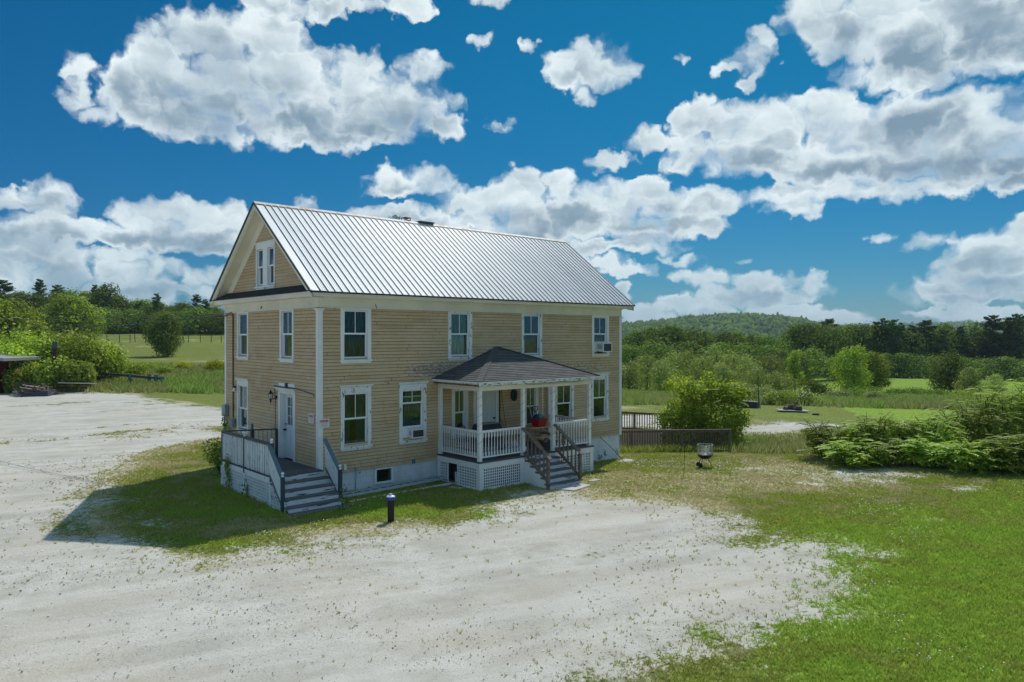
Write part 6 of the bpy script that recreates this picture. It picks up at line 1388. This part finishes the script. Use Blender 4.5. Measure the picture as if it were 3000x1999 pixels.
# string of lights wound round posts and rail
t=thing('string_lights','thin dark string of lights wound round the porch posts and rail','string lights',(4.37,-2.22,1.2)); m=MB()
for px in PX:
    pts=[(px+.072*math.cos(a)*1.15,YP+.072*math.sin(a)*1.15,.6+1.7*k/60) for k,a in enumerate(np.linspace(0,6.283*6,61))]; m.tube(pts,.0035,4,False)
m.build('wire',mat('wire_grey',(.10,.11,.11),.6),t)

# ---- grill on the lawn
x,y=14.05,-3.35; p=W(2066,987,26.7); x,y=p.x,p.y; z=H(x,y)
t=thing('fire_pit_grill','black kettle grill with a wire mesh screen on two wheels in the lawn','grill',(x,y,z)); RX=RGT; c=Vector((x,y,z))
m=MB(); m.lathe((x,y,z+.36),[(.10,0),(.2,.03),(.30,.12),(.33,.19),(.335,.20),(.31,.19),(.20,.13)],24); m.build('bowl',mat('black_enamel',(.018,.016,.016),.3),t,smooth=True)
m=MB()
for zz in (.58,.98): 
    pts=[(x+.32*math.cos(a),y+.32*math.sin(a),z+zz) for a in np.linspace(0,6.283,25)]; m.tube(pts,.010,6,False)
for k in range(5): a=k*6.283/5+.3; m.tube([(x+.32*math.cos(a),y+.32*math.sin(a),z+.56),(x+.32*math.cos(a),y+.32*math.sin(a),z+.98)],.011,6)
m.build('screen_frame',GALV,t); m=MB()
for k in range(64): a=k*6.283/64; m.tube([(x+.315*math.cos(a),y+.315*math.sin(a),z+.58),(x+.315*math.cos(a),y+.315*math.sin(a),z+.98)],.0022,3,False)
for k in range(12): zz=.6+k*.032; m.tube([(x+.315*math.cos(a),y+.315*math.sin(a),z+zz) for a in np.linspace(0,6.283,25)],.0022,3,False)
m.build('mesh_screen',GALV,t,fix=False)
def leg(a,b): m=MB(); m.tube([a,b],.014,6); m.build('leg',BLACK,t)
leg(c+RX*.12+Vector((0,0,.38)),c+RX*.30+FWD*-.12); leg(c-RX*.10+Vector((0,0,.38)),c-RX*.22+FWD*-.16+Vector((0,0,.1))); leg(c-RX*.14+FWD*.1+Vector((0,0,.38)),c-RX*.26+FWD*.14+Vector((0,0,.1)))
for k in (-.18,.16):
    q=c-RX*.24+FWD*k+Vector((0,0,.1)); m=MB(); m.tube([q-FWD*.025,q+FWD*.025],.10,16); m.build('wheel',BLACK,t)
m=MB(); m.beam(c+RX*.32+Vector((0,0,.52)),c+RX*.42+FWD*-.02+Vector((0,0,.47)),.05,.025); m.build('handle',mat('grill_handle',(.20,.14,.08),.5),t)
m=MB(); 
for k,(dx,dy,s_) in enumerate(((-.18,-.1,.07),(-.05,-.14,.05),(.1,-.1,.05),(.18,.02,.05),(0,.08,.06),(-.1,.05,.05))): m.beam(c+RX*(dx-s_)+FWD*dy+Vector((0,0,.555)),c+RX*(dx+s_)+FWD*(dy+.04)+Vector((0,0,.60)),.05,.03)
m.build('scrap_wood',paint('ash_scraps',(.70,.70,.68),(.04,.04,.04),.5,20,(1,1,1),.8),t)
m=MB(); m.beam(c-RX*.28+FWD*-.08+Vector((0,0,.56)),c-RX*.14+FWD*-.06+Vector((0,0,.60)),.09,.04); m.build('charred_brick',mat('orange_brick',(.50,.14,.06),.8),t)
bpy.data.objects[[o.name for o in bpy.data.objects if o.name.startswith('fire_pit_grill')][0]].scale=(.86,.86,.86)
# thin iron garden hook
p=W(2006,987,25.0); z=H(p.x,p.y); t=thing('garden_stake','thin dark metal stake standing in the lawn before the ramp','stake',(p.x,p.y,z)); m=MB(); m.tube([(p.x-.05,p.y,z-.1),(p.x+.0,p.y,z+.6),(p.x+.03,p.y,z+1.2)],.008,5); m.build('rod',BLACK,t)

# ---- wheelchair ramp with two railings behind the house
t=thing('wheelchair_ramp','weathered wooden wheelchair ramp with picket railings beyond the far corner','ramp',(16,2,H(16,2)))
A1=Vector(W(1812,987,33.2)); B1=Vector(W(2139,987,33.0)); zA=CAM[2]-(1262-987)/F*33.2; zB=CAM[2]-(1259-987)/F*33.0
A1.z=zA; B1.z=zB; gA=-1.12
def ramprail(P0,P1,drop0,drop1,n,posts,nm='railing',grnd=True):
    m=MB(); up=Vector((0,0,1)); m.beam(P0,P1,.12,.04); m.beam(P0-up*.06,P1-up*.06,.04,.09)
    m.beam(P0-up*drop0,P1-up*drop1,.04,.10)
    for i in range(n):
        f=(i+.5)/n; q=P0.lerp(P1,f); dd=drop0+(drop1-drop0)*f; m.beam(q-up*(dd+.03),q-up*.05,.035,.035,(1,0,0))
    m.build(nm,GREYWOOD,t)
    for f in posts:
        m=MB(); q=P0.lerp(P1,f); dd=drop0+(drop1-drop0)*f; m.beam(q-up*(dd+.35 if grnd else dd+.6),q+up*.0,.095,.095,(1,0,0)); m.build('ramp_post',GREYWOOD,t)
ramprail(A1,B1,.84,.98,44,(.11,.57,1.0))
A2=Vector(W(1790,987,38.5)); B2=Vector(W(1990,987,37.6)); A2.z=CAM[2]-(1205-987)/F*38.5; B2.z=CAM[2]-(1215-987)/F*37.6
ramprail(A2,B2,.88,.88,27,(.35,.78),grnd=False)
m=MB(); q=[A2,B2,Vector(W(1990,987,36.0)),Vector(W(1790,987,36.6))]; zz=A2.z-.95; m.hexa([(v.x,v.y,zz-.14) for v in q]+[(v.x,v.y,zz) for v in q]); m.build('ramp_deck',GREYWOOD,t)
m=MB(); a=Vector(W(1812,987,33.9)); b=Vector(W(1935,987,33.9)); m.hexa([(a.x,a.y,-1.3),(b.x,b.y,-1.3),(b.x,b.y+.03,-1.3),(a.x,a.y+.03,-1.3),(a.x,a.y,-.30),(b.x,b.y,-.34),(b.x,b.y+.03,-.34),(a.x,a.y+.03,-.30)]); m.build('ramp_skirt',mat('beige_panel',(.42,.36,.29),.8),t)
# planter, rocks and bare stem beyond the ramp
p=W(2195,987,56); z=H(p.x,p.y); t=thing('stock_tank','long dark stock tank standing in the grass beyond the ramp','tank',(p.x,p.y,z)); m=MB(); q=Vector((p.x,p.y,z))
m.hexa([q-RX*.9-FWD*-.3,q+RX*.5-FWD*.3,q+RX*.9+FWD*.2,q-RX*.5+FWD*.8,q-RX*.9-FWD*-.3+Vector((0,0,.52)),q+RX*.5-FWD*.3+Vector((0,0,.46)),q+RX*.9+FWD*.2+Vector((0,0,.46)),q-RX*.5+FWD*.8+Vector((0,0,.55))]); m.build('tank_body',mat('tank_dark',(.035,.04,.05),.5),t)
m=MB(); m.beam(q-RX*.9+FWD*.3+Vector((0,0,.54)),q+RX*.5-FWD*.3+Vector((0,0,.48)),.06,.03); m.build('tank_rim',GALV,t)
p=W(2223,987,57); z=H(p.x,p.y); t=thing('bare_sapling','thin bare dark sapling stem rising behind the black stock tank','tree',(p.x,p.y,z)); m=MB(); m.tube([(p.x,p.y,z-.1),(p.x-.05,p.y,z+1.3),(p.x-.12,p.y,z+2.4)],[.05,.035,.012],6); m.build('trunk',BARK,t)
p=W(2228,987,56.6); z=H(p.x,p.y); t=thing('hand_pump','pale blue pole with a hooked top beside the black stock tank','pump',(p.x,p.y,z)); m=MB(); m.tube([(p.x,p.y,z-.1),(p.x,p.y,z+1.15),(p.x+.08,p.y,z+1.3),(p.x+.16,p.y,z+1.22)],.035,6); m.build('pipe',mat('pale_blue_pipe',(.40,.52,.55),.5),t)
p=W(2320,987,53); z=H(p.x,p.y); q=Vector((p.x,p.y,z)); t=thing('wooden_pallet','flat grey platform of boards lying in the grass beyond the lot','platform',(p.x,p.y,z)); m=MB()
for k in range(5): m.beam(q-RX*1.05+FWD*(-.45+k*.22)+Vector((0,0,.14)),q+RX*1.15+FWD*(-.55+k*.22)+Vector((0,0,.08)),.19,.05)
m.build('boards',paint('pale_board',(.45,.45,.44),(.3,.29,.27),.6,3,(1,1,1),.8),t)
rk=mat('dark_rock',(.10,.07,.065),.9)
def rock(label,pos_,s,seed,sq=.7):
    t=thing('rock',label,'rock',pos_); b=bmesh.new(); bmesh.ops.create_icosphere(b,subdivisions=2,radius=s); q=random.Random(seed)
    for v in b.verts: v.co*=q.uniform(.8,1.15); v.co.z*=sq; v.co+=Vector(pos_)+Vector((0,0,s*sq*.7))
    me=bpy.data.meshes.new('stone'); b.to_mesh(me); b.free(); me.materials.append(rk); o=bpy.data.objects.new('stone',me); col.objects.link(o); o.parent=t; o.location=tuple(-c for c in pos_)
rock('smallest dark rock at the left end of the board platform',tuple(q-RX*.45+Vector((0,0,.14))),.22,1); rock('dark rock in the middle of the board platform',tuple(q+RX*.05+FWD*.2+Vector((0,0,.12))),.30,2,.8); rock('largest dark rock at the right of the board platform',tuple(q+RX*.42-FWD*.1+Vector((0,0,.10))),.36,3)
p=W(2390,987,51); rock('low dark rock alone in the grass right of the board platform',(p.x,p.y,H(p.x,p.y)-.02),.26,4,.4)
# birdhouse and litter under the sumac
p=W(2786,987,25.3); z=H(p.x,p.y); t=thing('birdhouse','small weathered birdhouse with mauve roof on a stake below the sumac','birdhouse',(p.x,p.y,z)); m=MB(); m.tube([(p.x,p.y,z-.1),(p.x,p.y,z+.30)],.015,5); m.build('stake',BLACK,t)
m=MB(); m.prism([(p.x-.09,p.y-.08,z+.30),(p.x+.09,p.y-.08,z+.30),(p.x+.09,p.y-.08,z+.48),(p.x,p.y-.08,z+.56),(p.x-.09,p.y-.08,z+.48)],(0,.16,0)); m.build('box',mat('mauve_grey',(.20,.16,.19),.8),t)
m=MB(); m.beam((p.x-.055,p.y-.11,z+.53),(p.x-.055,p.y+.11,z+.53),.16,.015,(-.6,0,.8)); m.beam((p.x+.055,p.y-.11,z+.53),(p.x+.055,p.y+.11,z+.53),.16,.015,(.6,0,.8)); m.build('roof',mat('mauve_roof',(.40,.15,.24),.7),t)
p=W(2752,987,26.2); z=H(p.x,p.y); slab('white litter lying in the grass left of the birdhouse',[(p.x-.15,p.y),(p.x+.2,p.y-.1),(p.x+.28,p.y+.03),(p.x,p.y+.12)],.02,VINYL,'litter','litter')
# ---- left background: shed, brush pile, posts, guard rail, pasture fence
q=Vector(W(-60,987,60)); z=H(q.x,q.y); t=thing('red_shed','low red shed with white roof edge half hidden at the left border','shed',(q.x,q.y,z)); S=lambda r,f,h: tuple(q+RX*r+FWD*f+Vector((0,0,h-q.z+z)))
ww=.9; m=MB(); m.hexa([S(-6,0,-.3),S(ww,0,-.3),S(ww,4,-.3),S(-6,4,-.3),S(-6,0,3.6),S(ww,0,2.9),S(ww,4,2.9),S(-6,4,3.6)]); m.build('wall',mat('barn_red',(.09,.012,.014),.8),t)
m=MB(); m.hexa([S(-6.3,-.4,3.72),S(ww+1.4,-.4,2.86),S(ww+1.4,4.3,2.86),S(-6.3,4.3,3.72),S(-6.3,-.4,3.98),S(ww+1.4,-.4,3.10),S(ww+1.4,4.3,3.10),S(-6.3,4.3,3.98)]); m.build('roof',mat('shed_roof_edge',(.30,.30,.29),.6),t)
q=Vector(W(108,987,60)); z=H(q.x,q.y); t=thing('brush_pile','heap of old boards and sticks dumped at the edge of the gravel','brush pile',(q.x,q.y,z)); m=MB(); r=random.Random(5)
for i in range(5):
    m=MB() if i==0 else m
    for k in range(22):
        x=r.gauss(-.25,.75); hmax=max(.15,.95-abs(x+.1)*.45); a=r.uniform(-.7,.7) if r.random()<.8 else r.uniform(-1.4,1.4); l=r.uniform(.5,1.5); c=q+RX*x+FWD*r.uniform(-.7,.7); c.z=z+r.uniform(.05,hmax); d=(RX*math.cos(a)+FWD*r.uniform(-.5,.5)+Vector((0,0,math.sin(a)*.55))).normalized()
        e0,e1=c-d*l*.5,c+d*l*.5; e0.z=max(e0.z,z+.03); e1.z=max(e1.z,z+.03); m.mat(r.choice((0,0,1,2))).beam(e0,e1,r.uniform(.04,.12),r.uniform(.02,.05))
m.build('boards',[GREYWOOD,mat('pale_lath',(.58,.55,.50),.8),BARE],t)
m=MB(); m.hexa([q-RX*.9-FWD*.9+Vector((0,0,z-q.z-.1)),q+RX*1.5-FWD*.9+Vector((0,0,z-q.z-.1)),q+RX*1.5+FWD*.4+Vector((0,0,z-q.z-.1)),q-RX*.9+FWD*.4+Vector((0,0,z-q.z-.1)),q-RX*.7-FWD*.7+Vector((0,0,z-q.z+.30)),q+RX*1.35-FWD*.75+Vector((0,0,z-q.z+.42)),q+RX*1.35+FWD*.3+Vector((0,0,z-q.z+.42)),q-RX*.7+FWD*.3+Vector((0,0,z-q.z+.30))]); m.build('dark_tarp',mat('tarp',(.05,.055,.065),.6),t)
for k,(u0,u1,v,lb) in enumerate(((10,100,1122,'grey board sticking out left of the brush pile'),(170,282,1122,'pale long pole lying right of the brush pile'),(160,262,1130,'brown long pole lying right of the brush pile below the pale pole'))):
    a=Vector(W(u0,v,61+k*.3)); b=Vector(W(u1,v+2,61.4+k*.3)); t=thing('loose_pole',lb,'pole',tuple(a)); m=MB(); m.beam(a,b,.12,.06); m.build('pole',[GREYWOOD,mat('pale_pole',(.55,.52,.47),.8),BARE][k],t)
q=Vector(W(48,987,61.5)); z=H(q.x,q.y); t=thing('marker_drum','narrow orange and teal marker standing behind the brush pile','marker',(q.x,q.y,z)); m=MB(); m.lathe((q.x,q.y,z),[(.22,.45),(.24,1.0),(.20,1.5),(.10,1.85),(.10,2.05),(.03,2.1)],12); m.build('marker_body',mat('marker_orange',(.60,.09,.03),.5),t); m=MB(); m.lathe((q.x,q.y,z),[(.25,0),(.25,.45)],12); m.build('marker_base',mat('marker_teal',(.10,.35,.35),.6),t)
q=Vector(W(160,987,63)); z=H(q.x,q.y); t=thing('wooden_post','tall dark wooden post standing among the left sumac','post',(q.x,q.y,z)); m=MB(); m.lathe((q.x,q.y,z),[(.19,-.3),(.18,2.0),(.17,4.05),(.10,4.1)],12); m.build('post',mat('dark_post',(.045,.022,.022),.8),t)
m=MB(); m.box(q.x-.16,q.x+.16,q.y-.2,q.y+.2,z+3.7,z+4.25); m.build('post_box',mat('post_box_blue',(.05,.08,.10),.6),t)
G0=Vector(W(268,987,67.5)); G1=Vector(W(478,987,68.5)); t=thing('guard_rail','low dark guard rail on short posts at the end of the lot','rail',tuple((G0.x,G0.y,H(G0.x,G0.y))))
h=lambda v,D:CAM[2]-(v-987)/F*D
m=MB(); a=Vector((G0.x,G0.y,h(1092,67.5))); b=Vector((G1.x,G1.y,h(1110,68.5))); m.beam(a,b,.20,.22); m.build('rail',mat('guard_dark',(.05,.065,.075),.6),t)
for u,D,v in ((273,67.4,1086),(380,68,1096),(437,68.6,1096),(457,68.4,1098),(475,68.2,1103)):
    c=W(u,987,D); m=MB(); zz=H(c.x,c.y); tp=h(v,D); m.box(c.x-.13,c.x+.13,c.y-.13,c.y+.13,zz-.2,max(tp,zz+.35)); m.build('post',mat('guard_post',(.13,.18,.20),.7),t)
t=thing('pasture_fence','thin post and wire fence running across the left pasture','fence',tuple(W(300,1000,150))); tops=[]
for k,(u,l) in enumerate(((205,0),(250,0),(313,0),(350,.0),(381,0),(396,.1),(425,-.35),(470,.0),(540,.35),(552,0),(587,0),(619,0),(648,0),(680,0),(720,0))):
    c=W(u,987,150+2*math.sin(u)); zz=H(c.x,c.y); m=MB(); m.tube([(c.x,c.y,zz-.2),(c.x+l*RX.x*-1,c.y+l*RX.y*-1,zz+1.75)],.07,5); m.build('post',mat('fence_post',(.05,.045,.04),.9) if k==0 else MATS['fence_post'],t); tops.append((c.x,c.y,zz+1.5))
for dz in (0,-.6,-1.1): m=MB(); m.tube([(a,b,c+dz) for a,b,c in tops],.012,4,False); m.build('wire',MATS['fence_post'],t)
# service wires coming in from the left
for k,(v0,z1,sag,lb) in enumerate(((905,4.92,.5,'upper black service wire running to the left gable corner'),(928,4.86,.9,'thicker lower service wire running to the left gable corner'))):
    a=Vector(W(-700,v0,62)); b=Vector((-.12,7.25,z1)); t=thing('service_wire',lb,'wire',tuple(b)); m=MB(); pts=[a.lerp(b,i/30)-Vector((0,0,sag*4*(i/30)*(1-i/30))) for i in range(31)]; m.tube(pts,.012 if k==0 else .017,5,False); m.build('cable',BLACK,t)
q=Vector(W(-700,987,62)); z=H(q.x,q.y); t=thing('utility_pole','wooden utility pole carrying the service wires outside the left border','pole',(q.x,q.y,z)); m=MB(); m.tube([(q.x,q.y,z-.5),(q.x,q.y,z+8.5)],[.16,.11],10); m.build('pole',BARK,t)
# tower on the far hill
pt=W(2156,936,1260); t=thing('radio_tower','tiny lattice mast with dishes on top of the far hill','tower',(pt.x,pt.y,30)); m=MB(); m.tube([(pt.x,pt.y,28),(pt.x,pt.y,CAM[2]+60/F*1260)],.5,4); m.build('mast',GALV,t); m=MB()
for zz in (50,57): m.lathe((pt.x,pt.y,CAM[2]+zz/F*1260),[(2.4,-.8),(2.4,.8)],8)
m.build('antennas',GALV,t)

# ------------------------------------------------------------------ air
m=MB(); m.box(-2600,4300,-1500,4600,-40,74)
hz=bpy.data.materials.new('haze'); hz.use_nodes=True; T=NT(hz.node_tree); T.n.clear(); out=T.new('ShaderNodeOutputMaterial')
v=T.new('ShaderNodeVolumePrincipled',{'Color':(.62,.80,.95),'Density':.00017,'Anisotropy':.1}); T.l.new(v.outputs[0],out.inputs['Volume'])
o=m.build('haze',hz); o['kind']='stuff'
